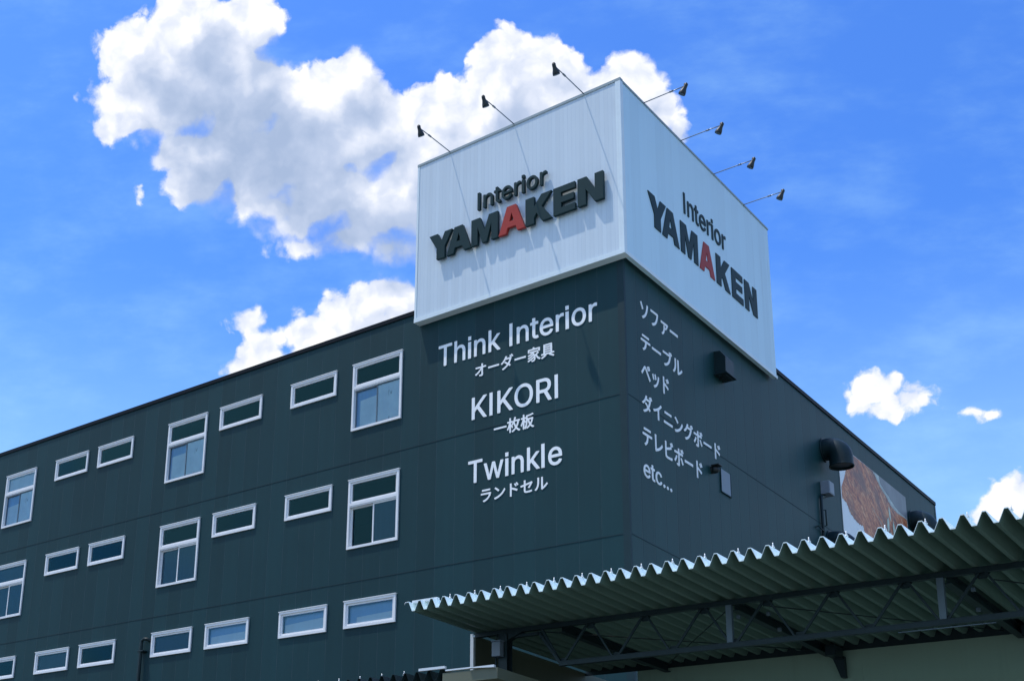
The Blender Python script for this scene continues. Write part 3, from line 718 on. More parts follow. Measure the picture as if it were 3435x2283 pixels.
 'イ': "306,257 308,253 306,249 275,218 215,171 214,1 216,-9 211,-15 177,-16 173,-14 170,-9 172,15 171,144 167,144 111,117 49,94 41,96 31,111 24,125 30,133 105,159 173,193 231,234 277,279 283,278",
 'ニ': "26,53 29,58 35,60 61,60 69,58 279,58 309,60 313,58 316,53 316,23 313,18 307,16 33,16 29,18 26,23|56,197 56,227 58,231 63,234 87,232 261,232 279,234 285,232 288,227 288,197 286,193 281,190 263,192 83,192 65,190 59,192",
 'グ': "79,-29 52,-5 50,-1 52,3 97,21 121,33 150,51 174,71 201,102 215,125 235,165 242,189 137,189 93,140 66,117 47,105 39,107 23,118 17,125 17,131 53,158 80,183 99,206 115,231 125,249 135,273 141,279 175,269 179,265 178,259 164,233 165,228 255,228 263,230 265,233 246,267 245,273 255,282 269,285 281,271 301,237 302,233 297,226 289,221 295,213 295,205 269,137 247,97 224,65 176,19 127,-12 91,-27|340,243 319,233 313,234 283,283 284,289 289,293 303,299 311,298 339,253 342,247",
 'ボ': "111,-19 105,-16 102,-11 100,1 100,15 102,19 107,22 127,18 149,18 154,27 154,173 149,176 31,177 26,183 27,211 31,215 35,216 151,216 154,221 152,269 155,274 161,276 189,276 195,271 195,217 267,217 268,219 238,269 243,275 259,281 265,281 277,267 295,235 295,226 282,217 307,216 313,211 313,181 309,177 305,176 195,175 194,9 191,-3 183,-14 171,-20 155,-22 147,-20|115,134 118,127 109,109 85,72 49,28 43,27 18,45 17,52 53,94 85,144 93,145|233,132 257,145 264,143 281,122 305,85 325,51 324,45 297,29 290,31 259,83 233,121 230,127|282,283 299,291 309,290 334,253 338,243 336,237 319,227 311,228 283,273 280,279",
 'レ': "77,265 111,266 116,263 118,259 116,239 117,40 131,43 157,53 209,79 257,112 299,153 303,154 308,151 321,131 323,123 308,105 277,76 233,45 173,15 101,-11 95,-11 80,1 72,11 76,31 76,229 72,257 73,261",
 'ビ': "289,-4 277,-8 231,-12 149,-14 119,-12 87,-4 68,13 62,31 62,237 60,259 63,266 67,268 97,268 103,263 102,169 103,165 107,164 199,193 253,217 255,223 233,261 232,267 237,273 251,279 257,279 262,275 290,227 286,221 269,211 277,189 277,184 267,176 223,159 103,121 102,45 105,37 111,33 129,28 153,26 219,28 257,32 285,38 289,36 292,31 292,1|272,285 289,293 297,292 303,285 323,253 328,243 326,237 307,227 301,228 272,275 270,281",
}
ADVANCE = {'Think Interior': [0, 449, 859, 1025, 1435, 1816, 2003, 2219, 2629, 2856, 3260, 3519, 3686, 4101], 'KIKORI': [0, 467, 682, 1149, 1682, 2131], 'Twinkle': [0, 449, 1016, 1182, 1592, 1973, 2162], 'etc...': [0, 404, 631, 1027, 1215, 1403], 'Interior': [0, 215, 625, 853, 1256, 1516, 1682, 2097], 'オーダー家具': [0, 350, 700, 1050, 1401, 1751], '一枚板': [0, 350, 700], 'ランドセル': [0, 350, 700, 1050, 1401], 'ソファー': [0, 350, 700, 1050], 'テーブル': [0, 350, 700, 1050], 'ベッド': [0, 350, 700], 'ダイニングボード': [0, 350, 700, 1050, 1401, 1751, 2101, 2451], 'テレビボード': [0, 350, 700, 1050, 1401, 1751]}


def glyph_loops(ch):
    return [[tuple(map(int, p.split(','))) for p in L.split(' ')] for L in GLYPHS[ch].split('|')]

def text_loops(text, u0, u1, v0, v1):
    """glyph outlines of one line, fitted to the box (u0..u1, v0..v1)"""
    out = []
    for ch, adv in zip(text, ADVANCE[text]):
        if ch == ' ':
            continue
        out.append((ch, [[(x + adv, y) for x, y in L] for L in glyph_loops(ch)]))
    xs = [p[0] for _, G_ in out for L in G_ for p in L]; ys = [p[1] for _, G_ in out for L in G_ for p in L]
    a, b, c, d = min(xs), max(xs), min(ys), max(ys)
    return [(ch, [[(u0 + (x - a) / (b - a) * (u1 - u0), v0 + (y - c) / (d - c) * (v1 - v0)) for x, y in L] for L in G_]) for ch, G_ in out]

def wall_line(text, u0, u1, v0, v1, side):
    mb = MB()
    for ch, loops in text_loops(text, u0, u1, v0, v1):
        if side == 'left':
            mb.outline(loops, lambda x, y, t: (x, -t, y), 0.014, 0.001)
        else:
            mb.outline(loops, lambda x, y, t: (t, x, y), 0.012, 0.001)
    o = mb.build('lettering', M['white'], store)
    return o

for text, u0, u1, v0, v1 in (
        ('Think Interior', -5.424, -0.709, 16.005, 16.640),
        ('オーダー家具', -4.245, -1.900, 15.395, 15.790),
        ('KIKORI', -4.338, -1.809, 14.245, 14.875),
        ('一枚板', -3.660, -2.490, 13.640, 14.035),
        ('Twinkle', -4.430, -1.715, 12.515, 13.140),
        ('ランドセル', -4.038, -2.114, 11.955, 12.300)):
    wall_line(text, u0, u1, v0, v1, 'left')
for text, u0, u1, v0, v1 in (
        ('ソファー', 0.825, 2.815, 16.195, 16.665),
        ('テーブル', 0.800, 2.995, 15.370, 15.845),
        ('ベッド', 0.775, 2.205, 14.565, 15.045),
        ('ダイニングボード', 0.770, 5.050, 13.735, 14.225),
        ('テレビボード', 0.750, 3.920, 12.885, 13.380),
        ('etc...', 0.740, 2.180, 12.075, 12.480)):
    wall_line(text, u0, u1, v0, v1, 'right')

# ---------------------------------------------------------------- the white sign box on the corner
XS, YS = 0.167, -0.229
SX0, SY1, SZ0, SZ1 = -6.084, 8.816, 17.446, 22.282
sign = thing('rooftop_sign', (SX0, YS, SZ0), "big white sign box on the store corner with dark letters and one red letter", 'sign')
p = MB(); p.box(SX0, XS - 0.10, YS, YS + 0.10, SZ0, SZ1)
p.build('front_panel', M['sign_left'], sign)
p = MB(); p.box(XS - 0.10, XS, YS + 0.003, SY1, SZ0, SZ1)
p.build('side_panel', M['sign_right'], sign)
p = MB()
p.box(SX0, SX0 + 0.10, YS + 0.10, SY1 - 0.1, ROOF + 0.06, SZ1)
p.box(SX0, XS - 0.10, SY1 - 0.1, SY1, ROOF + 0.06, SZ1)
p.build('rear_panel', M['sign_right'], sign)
p = MB()
p.box(SX0 - 0.02, XS + 0.02, YS - 0.02, YS + 0.12, SZ1, SZ1 + 0.075)
p.box(XS - 0.12, XS + 0.02, YS + 0.12, SY1 + 0.02, SZ1, SZ1 + 0.055)
p.box(SX0 - 0.02, SX0 + 0.12, YS + 0.12, SY1 + 0.02, SZ1, SZ1 + 0.05)
p.box(SX0 + 0.12, XS - 0.12, SY1 - 0.1, SY1 + 0.02, SZ1, SZ1 + 0.05)
p.build('coping', M['sign_cap'], sign)
p = MB()
p.box(SX0 - 0.012, XS + 0.025, YS - 0.03, YS - 0.001, SZ0 - 0.02, SZ0 + 0.10)
p.box(XS + 0.001, XS + 0.03, YS + 0.0, SY1 + 0.01, SZ0 - 0.02, SZ0 + 0.075)
p.box(SX0, XS, YS + 0.003, -0.003, SZ0 - 0.018, SZ0 - 0.004)
p.build('base_flashing', M['sign_trim'], sign)
p = MB()
p.prism([(XS - 0.12, YS - 0.004, SZ0 + 0.09), (XS - 0.12, YS - 0.018, SZ0 + 0.09), (XS + 0.018, YS - 0.018, SZ0 + 0.09), (XS + 0.018, YS + 0.12, SZ0 + 0.09), (XS + 0.004, YS + 0.12, SZ0 + 0.09), (XS + 0.004, YS - 0.004, SZ0 + 0.09)], (0, 0, SZ1 - SZ0 - 0.095))
p.build('corner_trim', M['sign_trim'], sign)
p = MB()
p.box(SX0 - 0.014, SX0 + 0.05, YS - 0.014, YS - 0.002, SZ0 + 0.09, SZ1 - 0.005)
p.build('corner_trim', M['sign_trim'], sign)

HEAVY = {
    'Y': [[(0, 1), (.37, 1), (.53, .66), (.68, 1), (1, 1), (.68, .42), (.68, 0), (.33, 0), (.33, .42)]],
    'A': [[(0, 0), (.32, 1), (.66, 1), (1, 0), (.71, 0), (.65, .2), (.34, .2), (.28, 0)], [(.41, .42), (.495, .74), (.58, .42)]],
    'M': [[(0, 0), (0, 1), (.33, 1), (.5, .47), (.67, 1), (1, 1), (1, 0), (.76, 0), (.76, .66), (.585, 0), (.415, 0), (.24, .66), (.24, 0)]],
    'K': [[(0, 0), (0, 1), (.33, 1), (.33, .62), (.62, 1), (1, 1), (.62, .55), (1, 0), (.63, 0), (.43, .36), (.33, .23), (.33, 0)]],
    'E': [[(0, 0), (0, 1), (1, 1), (1, .78), (.36, .78), (.36, .62), (.94, .62), (.94, .40), (.36, .40), (.36, .22), (1, .22), (1, 0)]],
    'N': [[(0, 0), (0, 1), (.36, 1), (.68, .46), (.68, 1), (1, 1), (1, 0), (.66, 0), (.32, .56), (.32, 0)]],
}
LETTER_T, LETTER_B = 0.14, 0.05          # raised letters stand 5 cm off the panel
def heavy(ch, u0, u1, v0, v1, side, red=False):
    loops = [[(u0 + x * (u1 - u0), v0 + y * (v1 - v0)) for x, y in L] for L in HEAVY[ch]]
    mb = MB()
    if side == 'left':
        mb.outline(loops, lambda x, y, t: (x, YS - t, y), LETTER_T, LETTER_B)
    else:
        mb.outline(loops, lambda x, y, t: (XS + t, x, y), 0.022, 0.002)
    o = mb.build('letter', M['letter_red'] if red else M['letter'], sign)
    if red:
        o['label'] = 'red letter A'
for ch, a, b, red in (('Y', -5.547, -4.792, 0), ('A', -4.963, -4.188, 0), ('M', -4.168, -3.340, 0), ('A', -3.308, -2.518, 1), ('K', -2.496, -1.729, 0), ('E', -1.679, -1.060, 0), ('N', -0.988, -0.282, 0)):
    heavy(ch, a, b, 19.040, 19.812, 'left', bool(red))
for ch, a, b, red in (('Y', 1.066, 2.043, 0), ('A', 1.809, 2.761, 0), ('M', 2.855, 3.858, 0), ('A', 3.946, 4.869, 1), ('K', 4.985, 5.850, 0), ('E', 5.970, 6.700, 0), ('N', 6.825, 7.657, 0)):
    heavy(ch, a, b, 18.880, 19.785, 'right', bool(red))
for ch, loops in text_loops('Interior', -3.980, -1.878, 20.062, 20.580):
    mb = MB(); mb.outline(loops, lambda x, y, t: (x, YS - t, y), LETTER_T, LETTER_B)
    mb.build('letter', M['letter'], sign)
for ch, loops in text_loops('Interior', 3.113, 5.690, 20.115, 20.745):
    mb = MB(); mb.outline(loops, lambda x, y, t: (XS + t, x, y), 0.022, 0.002)
    mb.build('letter', M['letter'], sign)

# ---------------------------------------------------------------- lamps reaching out over the sign
def make_lamp(reach):
    """origin at the foot of the arm; the arm reaches along -Y"""
    root = bpy.data.objects.new('sign_lamp', None); COL.objects.link(root)
    root.empty_display_size = 0.2
    a = MB()
    a.tube([(0, 0.35, 0), (0, -reach * 0.72, 0.0), (0, -reach, -0.008)], 0.0135, 8)
    a.tube([(0, -reach * 0.62, 0), (0, -reach * 0.70, 0)], 0.024, 8)
    a.build('arm', M['arm'], root)
    h = MB()
    top = Vector((0, -reach - 0.015, 0.035)); d = Vector((0, 0.50, -0.86)).normalized()
    prof = [(0.0, 0.040), (0.03, 0.046), (0.10, 0.050), (0.15, 0.062), (0.21, 0.084), (0.26, 0.092), (0.285, 0.090)]
    side = Vector((1, 0, 0)); t = d.cross(side)
    h.rings([[top + d * s_ + (side * math.cos(q * math.pi / 8) + t * math.sin(q * math.pi / 8)) * r_ for q in range(16)] for s_, r_ in prof], True)
    h.build('lamp_head', M['lamp'], root)
    k = MB()
    k.box(-0.03, 0.03, -reach - 0.03, -reach + 0.05, -0.02, 0.06, 0.008)
    k.build('bracket', M['lamp'], root)
    fl = MB(); fl.box(-0.05, 0.05, 0.0, 0.30, -0.03, 0.03, 0.006)
    fl.build('mounting_plate', M['arm'], root)
    return root

lampA = make_lamp(1.46)
lampB = make_lamp(1.17)
GL, GR = "lamps over the front of the sign", "lamps over the side of the sign"
front_lamps = [(-4.994, "arm lamp over the sign front, the one farthest from the box corner"),
               (-2.924, "arm lamp over the sign front, between the other two front lamps"),
               (-0.841, "arm lamp over the sign front, highest in view, nearest the box corner")]
for i, (x, lab) in enumerate(front_lamps):
    o = lampA if i == 0 else copy_tree(lampA)
    o.location = (x, YS, SZ1 + 0.055)
    tag(o, lab, 'lamp', GL)
side_lamps = [(1.012, "arm lamp over the sign side, first from the box corner"),
              (3.101, "second arm lamp from the box corner along the sign side"),
              (5.113, "third arm lamp from the box corner along the sign side"),
              (7.106, "last arm lamp at the far end of the sign side, lowest in view")]
for i, (y, lab) in enumerate(side_lamps):
    o = lampB if i == 0 else copy_tree(lampB)
    o.location = (XS, y, SZ1 + 0.03)
    o.rotation_euler = (0, 0, math.pi / 2)
    tag(o, lab, 'lamp', GR)

# ---------------------------------------------------------------- things fixed to the side wall
v = thing('vent_hood', (0, 4.96, 16.2), "dark box vent hood with a lipped foot on the wall below the white sign box", 'vent')
mb = MB(); mb.prism([(0.002, 4.96, 16.87), (0.17, 4.96, 16.85), (0.315, 4.96, 16.65), (0.305, 4.96, 16.20), (0.002, 4.96, 16.20)], (0, 0.52, 0))
mb.build('hood', M['duct'], v)
mb = MB(); mb.box(0.002, 0.36, 4.90, 5.54, 16.165, 16.198); mb.build('rim', M['duct'], v)
mb = MB()
for i in range(5):
    mb.bar((0.06 + i * 0.055, 4.98, 16.15), (0.06 + i * 0.055, 5.46, 16.15), 0.008, 0.03)
mb.build('grille', M['steel'], v)

def make_duct():
    """bent round exhaust: collar on the wall, elbow, open mouth turned down (local: wall at x=0)"""
    root = bpy.data.objects.new('exhaust_duct', None); COL.objects.link(root)
    R_ = 0.345
    e = MB()
    path = [(0.0, 0, 0), (0.13, 0, 0)]
    for k in range(1, 8):
        a = math.radians(90 * k / 7)
        path.append((0.13 + 0.36 * math.sin(a), 0, -0.36 * (1 - math.cos(a))))
    path.append((0.49, 0, -0.62))
    e.tube(path, R_, 28, cap=False)
    e.build('elbow', M['duct'], root)
    c = MB(); c.tube([(0.002, 0, 0), (0.035, 0, 0)], 0.385, 28)
    c.build('collar', M['duct'], root)
    rng = MB()
    def ring(r, z): return [(0.49 + r * math.cos(q * math.pi / 16), r * math.sin(q * math.pi / 16), z) for q in range(32)]
    rng.rings([ring(0.335, -0.60), ring(0.362, -0.60), ring(0.362, -0.645), ring(0.335, -0.645), ring(0.335, -0.60)], False)
    rng.build('mouth_rim', M['duct'], root)
    me = MB(); me.face([(0.49 + 0.335 * math.cos(q * math.pi / 16), 0.335 * math.sin(q * math.pi / 16), -0.58) for q in range(32)])
    me.build('mesh_screen', M['steel'], root)
    return root
duct = make_duct()
GD = "bent exhaust ducts on the side wall"
for i, (y, z, lab) in enumerate(((12.72, 16.50, "large bent exhaust duct on the wall above the grey junction box, left of the banner"),
                                 (20.95, 16.42, "bent exhaust duct at the far end of the wall, right of the wood banner"),
                                 (12.72, 13.50, "bent exhaust duct of which only the top shows over the corrugated canopy edge"))):
    o = duct if i == 0 else copy_tree(duct)
    o.location = (0, y, z)
    tag(o, lab, 'duct', GD)

o = thing('junction_box', (0, 12.15, 14.9), "grey metal junction box with a pipe below it on the dark wall", 'junction box')
mb = MB(); mb.box(0.002, 0.27, 12.16, 12.56, 14.90, 15.31, 0.012); mb.build('cabinet', M['box'], o)
mb = MB(); mb.box(0.271, 0.278, 12.19, 12.53, 14.93, 15.28); mb.build('door', M['box'], o)
mb = MB(); mb.tube([(0.06, 12.30, 14.90), (0.06, 12.24, 14.84), (0.06, 12.05, 14.80), (0.06, 12.0, 14.72), (0.06, 11.97, 10.2)], 0.045, 10); mb.build('pipe', M['duct'], o)
mb = MB(); mb.tube([(0.0, 12.20, 14.40), (0.10, 12.20, 14.40), (0.10, 12.20, 13.90), (0.0, 12.20, 13.90)], 0.022, 8); mb.build('handle', M['duct'], o)
mb = MB(); mb.tube([(0.0, 11.6, 13.72), (0.08, 11.55, 13.72), (0.09, 11.99, 13.66)], 0.02, 8); mb.build('pipe_clamp', M['duct'], o)

o = thing('wall_camera', (0, 4.5, 13.3), "small black dome camera on the side wall beside the white lettering", 'camera')
mb = MB(); mb.tube([(0.0, 4.5, 13.36), (0.03, 4.5, 13.36)], 0.10, 14); mb.build('mount', M['lamp'], o)
mb = MB(); mb.tube([(0.03, 4.5, 13.36), (0.09, 4.5, 13.35), (0.15, 4.5, 13.33), (0.20, 4.5, 13.30)], [0.095, 0.10, 0.085, 0.03], 14); mb.build('dome', M['lamp'], o)
mb = MB(); mb.box(0.03, 0.24, 4.38, 4.62, 13.44, 13.465, 0.006); mb.build('visor', M['lamp'], o)

o = thing('wall_hatch', (0, 5.3, 12.95), "small pale slate square hatch panel on the side wall", 'hatch')
mb = MB(); mb.box(0.002, 0.022, 5.005, 5.575, 12.935, 13.560, 0.004); mb.build('panel', M['hatch'], o)
mb = MB(); mb.box(0.002, 0.035, 4.985, 5.595, 12.905, 12.933); mb.box(0.002, 0.03, 4.985, 5.003, 12.935, 13.575); mb.box(0.002, 0.03, 5.577, 5.595, 12.935, 13.575); mb.build('frame', M['seam'], o)

# banner with the picture of a wood slab
o = thing('wall_banner', (0.0, 17.1, 12.4), "large banner showing a live edge wood slab on white on the side wall", 'banner')
BY0, BY1, BZ0, BZ1 = 13.90, 20.34, 12.30, 17.14
def sheet(name, mt, loops, x):
    mb = MB()
    for L in loops:
        mb.outline([L], lambda a, b, t: (t, a, b), x, x - 0.003)
    return mb.build(name, mt, o)
mb = MB(); mb.box(0.003, 0.018, BY0, BY1, BZ0, BZ1); mb.build('backing', M['poster_white'], o)
def ragged(pts, amp, seed, n=6):
    rnd = random.Random(seed); out = []
    for (a, b), (c, d) in zip(pts[:-1], pts[1:]):
        for i in range(n):
            t = i / n
            out.append((a + (c - a) * t + (rnd.uniform(-amp, amp) if i else 0), b + (d - b) * t + (rnd.uniform(-amp, amp) if i else 0)))
    return out + [pts[-1]]
left_edge = ragged([(13.96, 15.30), (14.27, 15.25), (14.44, 15.12), (14.63, 14.93), (14.97, 14.86), (15.35, 14.78), (15.70, 14.84), (15.83, 14.58), (16.28, 14.60), (17.0, 14.1), (17.7, 13.3), (18.2, 12.32)], 0.03, 3)
right_edge = ragged([(20.30, 16.27), (19.35, 16.25), (18.82, 16.30), (18.37, 16.46), (18.18, 16.58), (17.69, 16.74), (17.32, 16.96), (17.05, 17.13)], 0.015, 5)
wood = [(15.2, 17.12), (14.51, 16.43), (14.28, 16.06), (13.96, 15.66)] + left_edge + [(20.30, 12.32)] + right_edge
sheet('wood_print', M['wood'], [wood], 0.024)
grey = [(17.64, 17.13), (17.73, 16.89), (18.21, 16.71), (18.55, 16.64), (19.04, 16.45), (19.46, 16.36), (20.33, 16.33), (20.33, 17.13)]
sheet('grey_print', M['poster_grey'], [grey], 0.0285)
pale = [(17.09, 17.13), (17.34, 16.98), (17.71, 16.755), (18.20, 16.60), (18.39, 16.48), (18.84, 16.315), (19.37, 16.27), (20.30, 16.285), (20.33, 16.325), (19.46, 16.355), (19.03, 16.445), (18.54, 16.635), (18.20, 16.70), (17.72, 16.88), (17.63, 17.13)]
sheet('pale_print', M['poster_pale'], [pale], 0.027)
leaves = []
for (a, b, ang, L_, W_) in ((18.45, 16.0, 100, .55, .16), (18.2, 15.55, 80, .6, .2), (18.75, 15.5, 95, .7, .2), (18.3, 15.1, 70, .5, .18), (18.9, 15.0, 110, .5, .2), (18.6, 14.7, 90, .5, .2)):
    ca, sa = math.cos(math.radians(ang)), math.sin(math.radians(ang))
    leaves.append([(a + ca * u - sa * w_ , b + sa * u + ca * w_) for u, w_ in ((-L_ / 2, 0), (-L_ / 4, W_ / 2), (L_ / 5, W_ / 2), (L_ / 2, 0), (L_ / 5, -W_ / 2), (-L_ / 4, -W_ / 2))])
for i, L in enumerate(leaves):
    sheet('leaf_print', M['poster_leaf'], [L], 0.0295 + i * 0.0035)
twig = []
for (a, b, c, d) in ((16.7, 15.75, 17.6, 15.35), (17.2, 15.6, 17.9, 15.15), (17.3, 15.2, 17.95, 15.3), (17.45, 15.0, 17.9, 15.1)):
    twig.append([(a, b), (c, d), (c + 0.02, d - 0.035), (a, b - 0.012)])
for i, L in enumerate(twig):
    sheet('twig_print', M['poster_pale'], [L], 0.0275 + i * 0.0035)

# drain pipe on the front wall
o = thing('drainpipe', (-16.45, 0, 0), "dark green drainpipe with a bent top beside the white framed windows of the lowest row", 'drainpipe')
mb = MB(); mb.tube([(-16.16, 0.0, 9.74), (-16.20, -0.10, 9.78), (-16.34, -0.12, 9.80), (-16.43, -0.12, 9.76), (-16.45, -0.12, 9.68), (-16.45, -0.12, 0.0)], 0.052, 12)
mb.build('pipe', M['duct'], o)
for z in (9.42, 6.5, 3.5):
    mb = MB(); mb.box(-16.53, -16.28, -0.19, -0.001, z - 0.02, z + 0.02, 0.004); mb.build('pipe_clamp', M['duct'], o)

# ---------------------------------------------------------------- corrugated canopy
CY0, CY1, CZV, CZP, PITCH = -8.43, -2.52, 6.825, 6.990, 0.25
def corrugated(mb, x0, n, zv, zp, y0, y1, pitch=PITCH, t=0.006, hook=True, under=0):
    """thin folded sheet: V ribs along Y, flat 5 cm crests and troughs"""
    pr = []
    for i in range(n + 1):
        c = x0 + i * pitch
        pr += [(c - 0.022, zp), (c + 0.022, zp)]
        if i < n:
            pr += [(c + pitch / 2 - 0.030, zv), (c + pitch / 2 + 0.030, zv)]
    pr = pr[1:-1] if not hook else pr
    lower = [mb.bm.verts.new((x, y0, z)) for x, z in pr]; lower2 = [mb.bm.verts.new((x, y1, z)) for x, z in pr]
    up = [mb.bm.verts.new((x, y0, z + t)) for x, z in pr]; up2 = [mb.bm.verts.new((x, y1, z + t)) for x, z in pr]
    k = len(pr)
    for i in range(k - 1):
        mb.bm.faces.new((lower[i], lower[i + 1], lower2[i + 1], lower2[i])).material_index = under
        mb.bm.faces.new((up[i + 1], up[i], up2[i], up2[i + 1]))
        mb.bm.faces.new((lower[i + 1], lower[i], up[i], up[i + 1]))
        mb.bm.faces.new((lower2[i], lower2[i + 1], up2[i + 1], up2[i]))
    mb.bm.faces.new((lower[0], lower2[0], up2[0], up[0])); mb.bm.faces.new((lower2[-1], lower[-1], up[-1], up2[-1]))

can = thing('corrugated_canopy', (5.0, -6.5, 0), "wide pale canopy with a zigzag corrugated edge and dark truss in front of the store", 'canopy')
CX0 = 0.195
NR = 56
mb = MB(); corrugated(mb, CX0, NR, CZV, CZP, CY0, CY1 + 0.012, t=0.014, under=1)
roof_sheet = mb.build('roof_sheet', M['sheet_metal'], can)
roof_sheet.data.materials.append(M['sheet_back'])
def bolt(x, y, z, parent):
    b_ = MB()
    b_.tube([(x, y, z), (x, y, z + 0.075)], 0.008, 6)
    b_.tube([(x, y, z), (x, y, z + 0.012)], 0.026, 8)
    b_.tube([(x, y, z + 0.022), (x, y, z + 0.036)], 0.016, 6)
    b_.build('bolt', M['galv'], parent)
for i in range(3, NR, 2):
    bolt(CX0 + i * PITCH + 0.02, CY0 + 0.16, CZP + 0.008, can)
mb = MB()
mb.tube([(CX0 - 0.02, CY0, CZP), (CX0 - 0.045, CY0, CZP + 0.005), (CX0 - 0.06, CY0, CZP - 0.012), (CX0 - 0.062, CY0, CZP - 0.035)], 0.007, 6)
mb.build('edge_hook', M['white_metal'], can)
mb = MB(); mb.box(0.20, 0.72, CY0 + 0.12, CY0 + 0.20, CZP + 0.013, CZP + 0.058)
mb.box(0.20, 0.72, CY0 + 0.20, CY0 + 0.26, CZP + 0.013, CZP + 0.02)
mb.build('top_flashing', M['white_metal'], can)

TY = -6.5
XR = 14.2
mb = MB()
mb.box(0.30, XR, TY - 0.055, TY - 0.047, 6.735, 6.815)
mb.box(0.30, XR, TY - 0.047, TY + 0.03, 6.735, 6.743)
mb.box(0.30, XR, TY - 0.047, TY + 0.03, 6.807, 6.815)
mb.build('top_chord', M['steel'], can)
mb = MB(); mb.tube([(0.22, TY, 6.77), (0.34, TY, 6.77)], 0.03, 10); mb.build('end_cap', M['white_metal'], can)
mb = MB()
mb.box(2.02, XR, TY - 0.055, TY - 0.047, 6.055, 6.135)
mb.box(2.02, XR, TY - 0.047, TY + 0.03, 6.055, 6.063)
mb.box(2.02, XR, TY - 0.060, TY + 0.03, 6.127, 6.137)
mb.build('bottom_chord', M['steel'], can)
mb = MB()
mb.bar((0.98, TY, 6.675), (1.62, TY, 6.675), 0.07, 0.055)
mb.bar((1.61, TY, 6.69), (2.04, TY, 6.09), 0.07, 0.05)
mb.build('end_chord', M['steel'], can)
ups = [2.585 + 1.008 * i for i in range(12)]
lows = [2.045 + 1.008 * i for i in range(12)]
for u_, l_ in zip(ups, lows):
    mb = MB(); mb.bar((l_ + 0.05, TY + 0.005, 6.13), (u_ - 0.04, TY + 0.005, 6.74), 0.035, 0.035); mb.build('brace', M['steel'], can)
    mb = MB(); mb.bar((u_ + 0.05, TY - 0.02, 6.74), (l_ + 0.96, TY - 0.02, 6.13), 0.03, 0.03); mb.build('brace', M['steel'], can)
for u_, l_ in zip(ups, lows):
    mb = MB(); mb.prism([(u_ - 0.10, TY + 0.024, 6.735), (u_ + 0.10, TY + 0.024, 6.735), (u_ + 0.05, TY + 0.024, 6.66), (u_ - 0.05, TY + 0.024, 6.66)], (0, 0.007, 0)); mb.build('gusset_plate', M['steel'], can)
    mb = MB(); mb.prism([(l_ - 0.08, TY + 0.024, 6.136), (l_ + 0.12, TY + 0.024, 6.136), (l_ + 0.07, TY + 0.024, 6.20), (l_ - 0.04, TY + 0.024, 6.20)], (0, 0.007, 0)); mb.build('gusset_plate', M['steel'], can)
mb = MB(); mb.bar((1.66, TY - 0.0, 6.74), (2.0, TY, 6.15), 0.035, 0.05); mb.build('brace', M['steel'], can)
for x in (5.03, 8.10, 11.17):
    mb = MB(); mb.box(x - 0.045, x + 0.045, TY - 0.045, TY + 0.03, 6.138, 6.734); mb.build('post', M['steel_pale'], can)
for x in (2.03, 5.10, 8.17, 11.24):
    mb = MB()
    mb.box(x - 0.06, x + 0.06, TY + 0.04, -2.52, 6.655, 6.667); mb.box(x - 0.06, x + 0.06, TY + 0.04, -2.52, 6.800, 6.812)
    mb.box(x - 0.006, x + 0.006, TY + 0.04, -2.52, 6.667, 6.800)
    mb.build('rafter', M['steel'], can)
for x in (5.27, 8.34, 11.41):
    mb = MB()
    mb.prism([(x - 0.10, -2.62, 6.64), (x + 0.11, -2.62, 6.62), (x + 0.115, -2.62, 6.24), (x + 0.035, -2.62, 6.245)], (0, 0.10, 0))
    mb.box(x - 0.07, x + 0.10, -3.0, -2.62, 6.58, 6.76)
    mb.build('knee_bracket', M['steel'], can)
for a, b in (((1.64, -6.40, 6.72), (4.95, -2.9, 6.72)), ((5.5, -6.3, 6.72), (8.0, -2.9, 6.72)), ((8.69, -6.13, 6.72), (10.9, -2.9, 6.72)), ((4.9, -6.3, 6.715), (2.2, -2.9, 6.715))):
    mb = MB(); mb.tube([a, b], 0.010, 6); mb.build('tie_rod', M['steel'], can)
for (x, y, z) in ((5.42, -5.95, 6.66), (5.11, -6.36, 6.56), (5.25, -5.1, 6.60), (8.42, -6.15, 6.60), (8.20, -5.1, 6.56)):
    mb = MB(); mb.box(x - 0.03, x + 0.03, y - 0.03, y + 0.03, z - 0.02, z + 0.04, 0.012); mb.build('junction_box', M['steel_pale'], can)
mb = MB(); mb.tube([(7.49, TY - 0.02, 6.02), (8.75, TY - 0.02, 6.02)], 0.009, 8); mb.build('conduit', M['steel_pale'], can)
# post at the left end
mb = MB()
mb.box(0.82, 1.0, TY - 0.09, TY - 0.078, 0, 6.73); mb.box(0.82, 1.0, TY + 0.078, TY + 0.09, 0, 6.73); mb.box(0.904, 0.916, TY - 0.078, TY + 0.078, 0, 6.73)
mb.prism([(0.86, TY - 0.07, 6.56), (1.30, TY - 0.07, 6.73), (0.86, TY - 0.07, 6.73)], (0, 0.14, 0))
mb.build('column', M['steel'], can)
mb = MB(); mb.box(0.876, 0.985, TY - 0.20, TY - 0.092, 4.5, 6.03, 0.01); mb.build('cable_cover', M['steel_pale'], can)
o = thing('meter_box', (0.853, TY - 0.1, 6.30), "grey electric box strapped to the dark canopy post", 'electric box')
mb = MB(); mb.box(0.765, 0.942, TY - 0.215, TY - 0.092, 6.305, 6.575, 0.012); mb.build('cabinet', M['box'], o)
mb = MB(); mb.box(0.755, 0.952, TY - 0.225, TY - 0.092, 6.577, 6.592); mb.build('rain_cap', M['box'], o)
mb = MB(); mb.tube([(0.80, TY - 0.12, 6.305), (0.80, TY - 0.12, 5.7)], 0.014, 8); mb.tube([(0.80, TY - 0.12, 6.592), (0.82, TY - 0.12, 6.72)], 0.014, 8); mb.build('conduit', M['steel'], o)

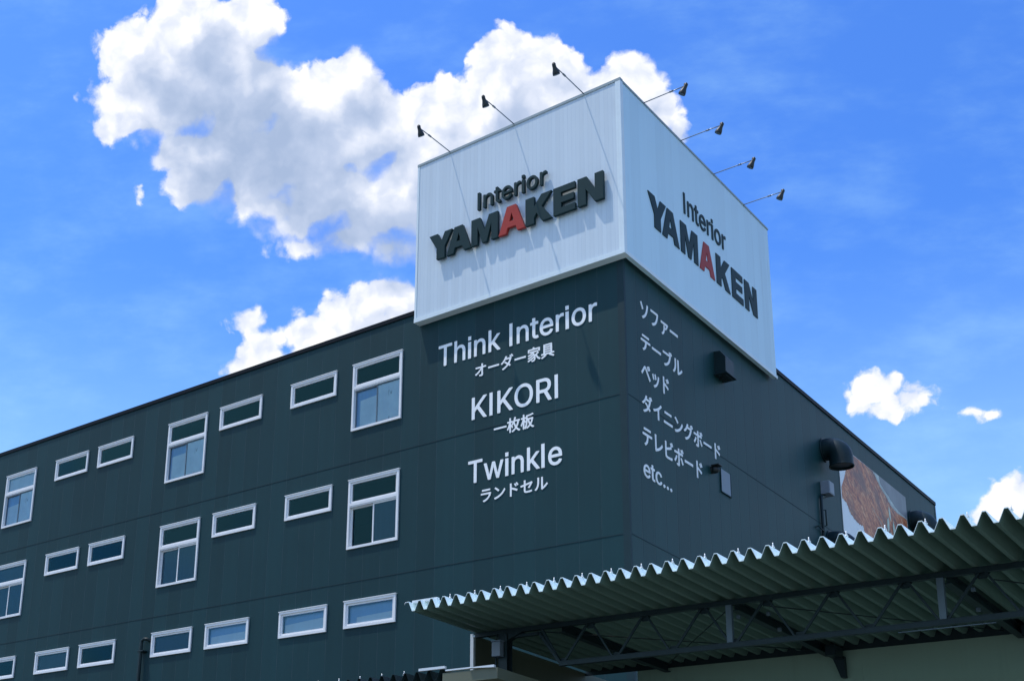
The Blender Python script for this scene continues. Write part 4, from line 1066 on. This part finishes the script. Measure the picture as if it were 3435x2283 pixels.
# low building under the canopy
an = thing('canopy_building', (6.0, -2.5, 0), "beige walled low building in the shade behind the canopy truss", 'building')
mb = MB(); mb.box(1.38, 16.0, -2.5, -2.38, 0, 6.83); mb.build('wall', M['beige'], an)
mb = MB(); mb.box(0.05, 16.0, -0.5, -0.38, 0, 6.80); mb.build('wall', M['olive'], an)
mb = MB(); mb.box(0.24, 16.0, -2.518, -2.502, 6.74, 7.12); mb.build('eaves_closure', M['steel'], an)
mb = MB(); mb.box(1.385, 16.0, -2.37, 8.0, 6.70, 6.82); mb.build('roof', M['olive'], an)
mb = MB()
for x in (1.42, 5.62, 8.69, 11.76):
    mb.box(x - 0.02, x + 0.02, -2.506, -2.499, 0, 6.45)
mb.build('wall_batten', M['beige'], an)
mb = MB(); mb.box(1.38, 14.2, -2.56, -2.505, 5.60, 5.68); mb.build('rail', M['beige'], an)
# side wall with the white corner trim
sw = thing('side_screen', (0.2, -4.0, 0), "olive side wall with a bright white corner trim left of the canopy post", 'wall')
mb = MB(); mb.box(0.195, 0.235, TY + 0.035, -0.52, 0, 6.80); mb.build('panel', M['olive'], sw)
mb = MB(); mb.box(0.185, 0.252, TY - 0.03, TY + 0.034, 0, 6.815); mb.build('corner_trim', M['white_metal'], sw)

# ---------------------------------------------------------------- lower canopy
lc = thing('lower_canopy', (-2.0, -6.0, 0), "lower dark corrugated canopy roof along the bottom edge, with white flashing pieces on top", 'canopy')
LZ = 5.765
mb = MB(); corrugated(mb, 0.90 - 0.25 * 28, 28, LZ - 0.165, LZ, -8.40, -4.2, t=0.006)
mb.build('roof_sheet', M['steel'], lc)
for i in range(18):
    bolt(0.02 - i * 0.4855, -8.25, LZ + 0.004, lc)
mb = MB(); mb.box(0.45, 0.985, -8.42, -8.37, LZ + 0.008, LZ + 0.050); mb.build('flashing', M['white_metal'], lc)
mb = MB(); mb.box(0.99, 1.50, -8.41, -8.35, 5.728, 5.752); mb.build('flashing', M['white_metal'], lc)
mb = MB(); mb.prism([(1.47, -8.44, 5.728), (1.96, -8.44, 5.700), (1.96, -8.44, 5.742), (1.47, -8.44, 5.738)], (0, 0.05, 0)); mb.build('flashing', M['white_metal'], lc)
mb = MB(); mb.box(0.93, 2.0, -8.40, -4.2, 5.52, 5.70); mb.build('fascia', M['olive'], lc)
mb = MB(); mb.box(-6.2, 0.9, -6.6, -6.5, 5.45, 5.58); mb.build('beam', M['steel'], lc)
for x in (-5.5, -1.2, 1.6):
    mb = MB(); mb.box(x - 0.06, x + 0.06, -6.61, -6.49, 0, 5.45); mb.build('column', M['steel'], lc)
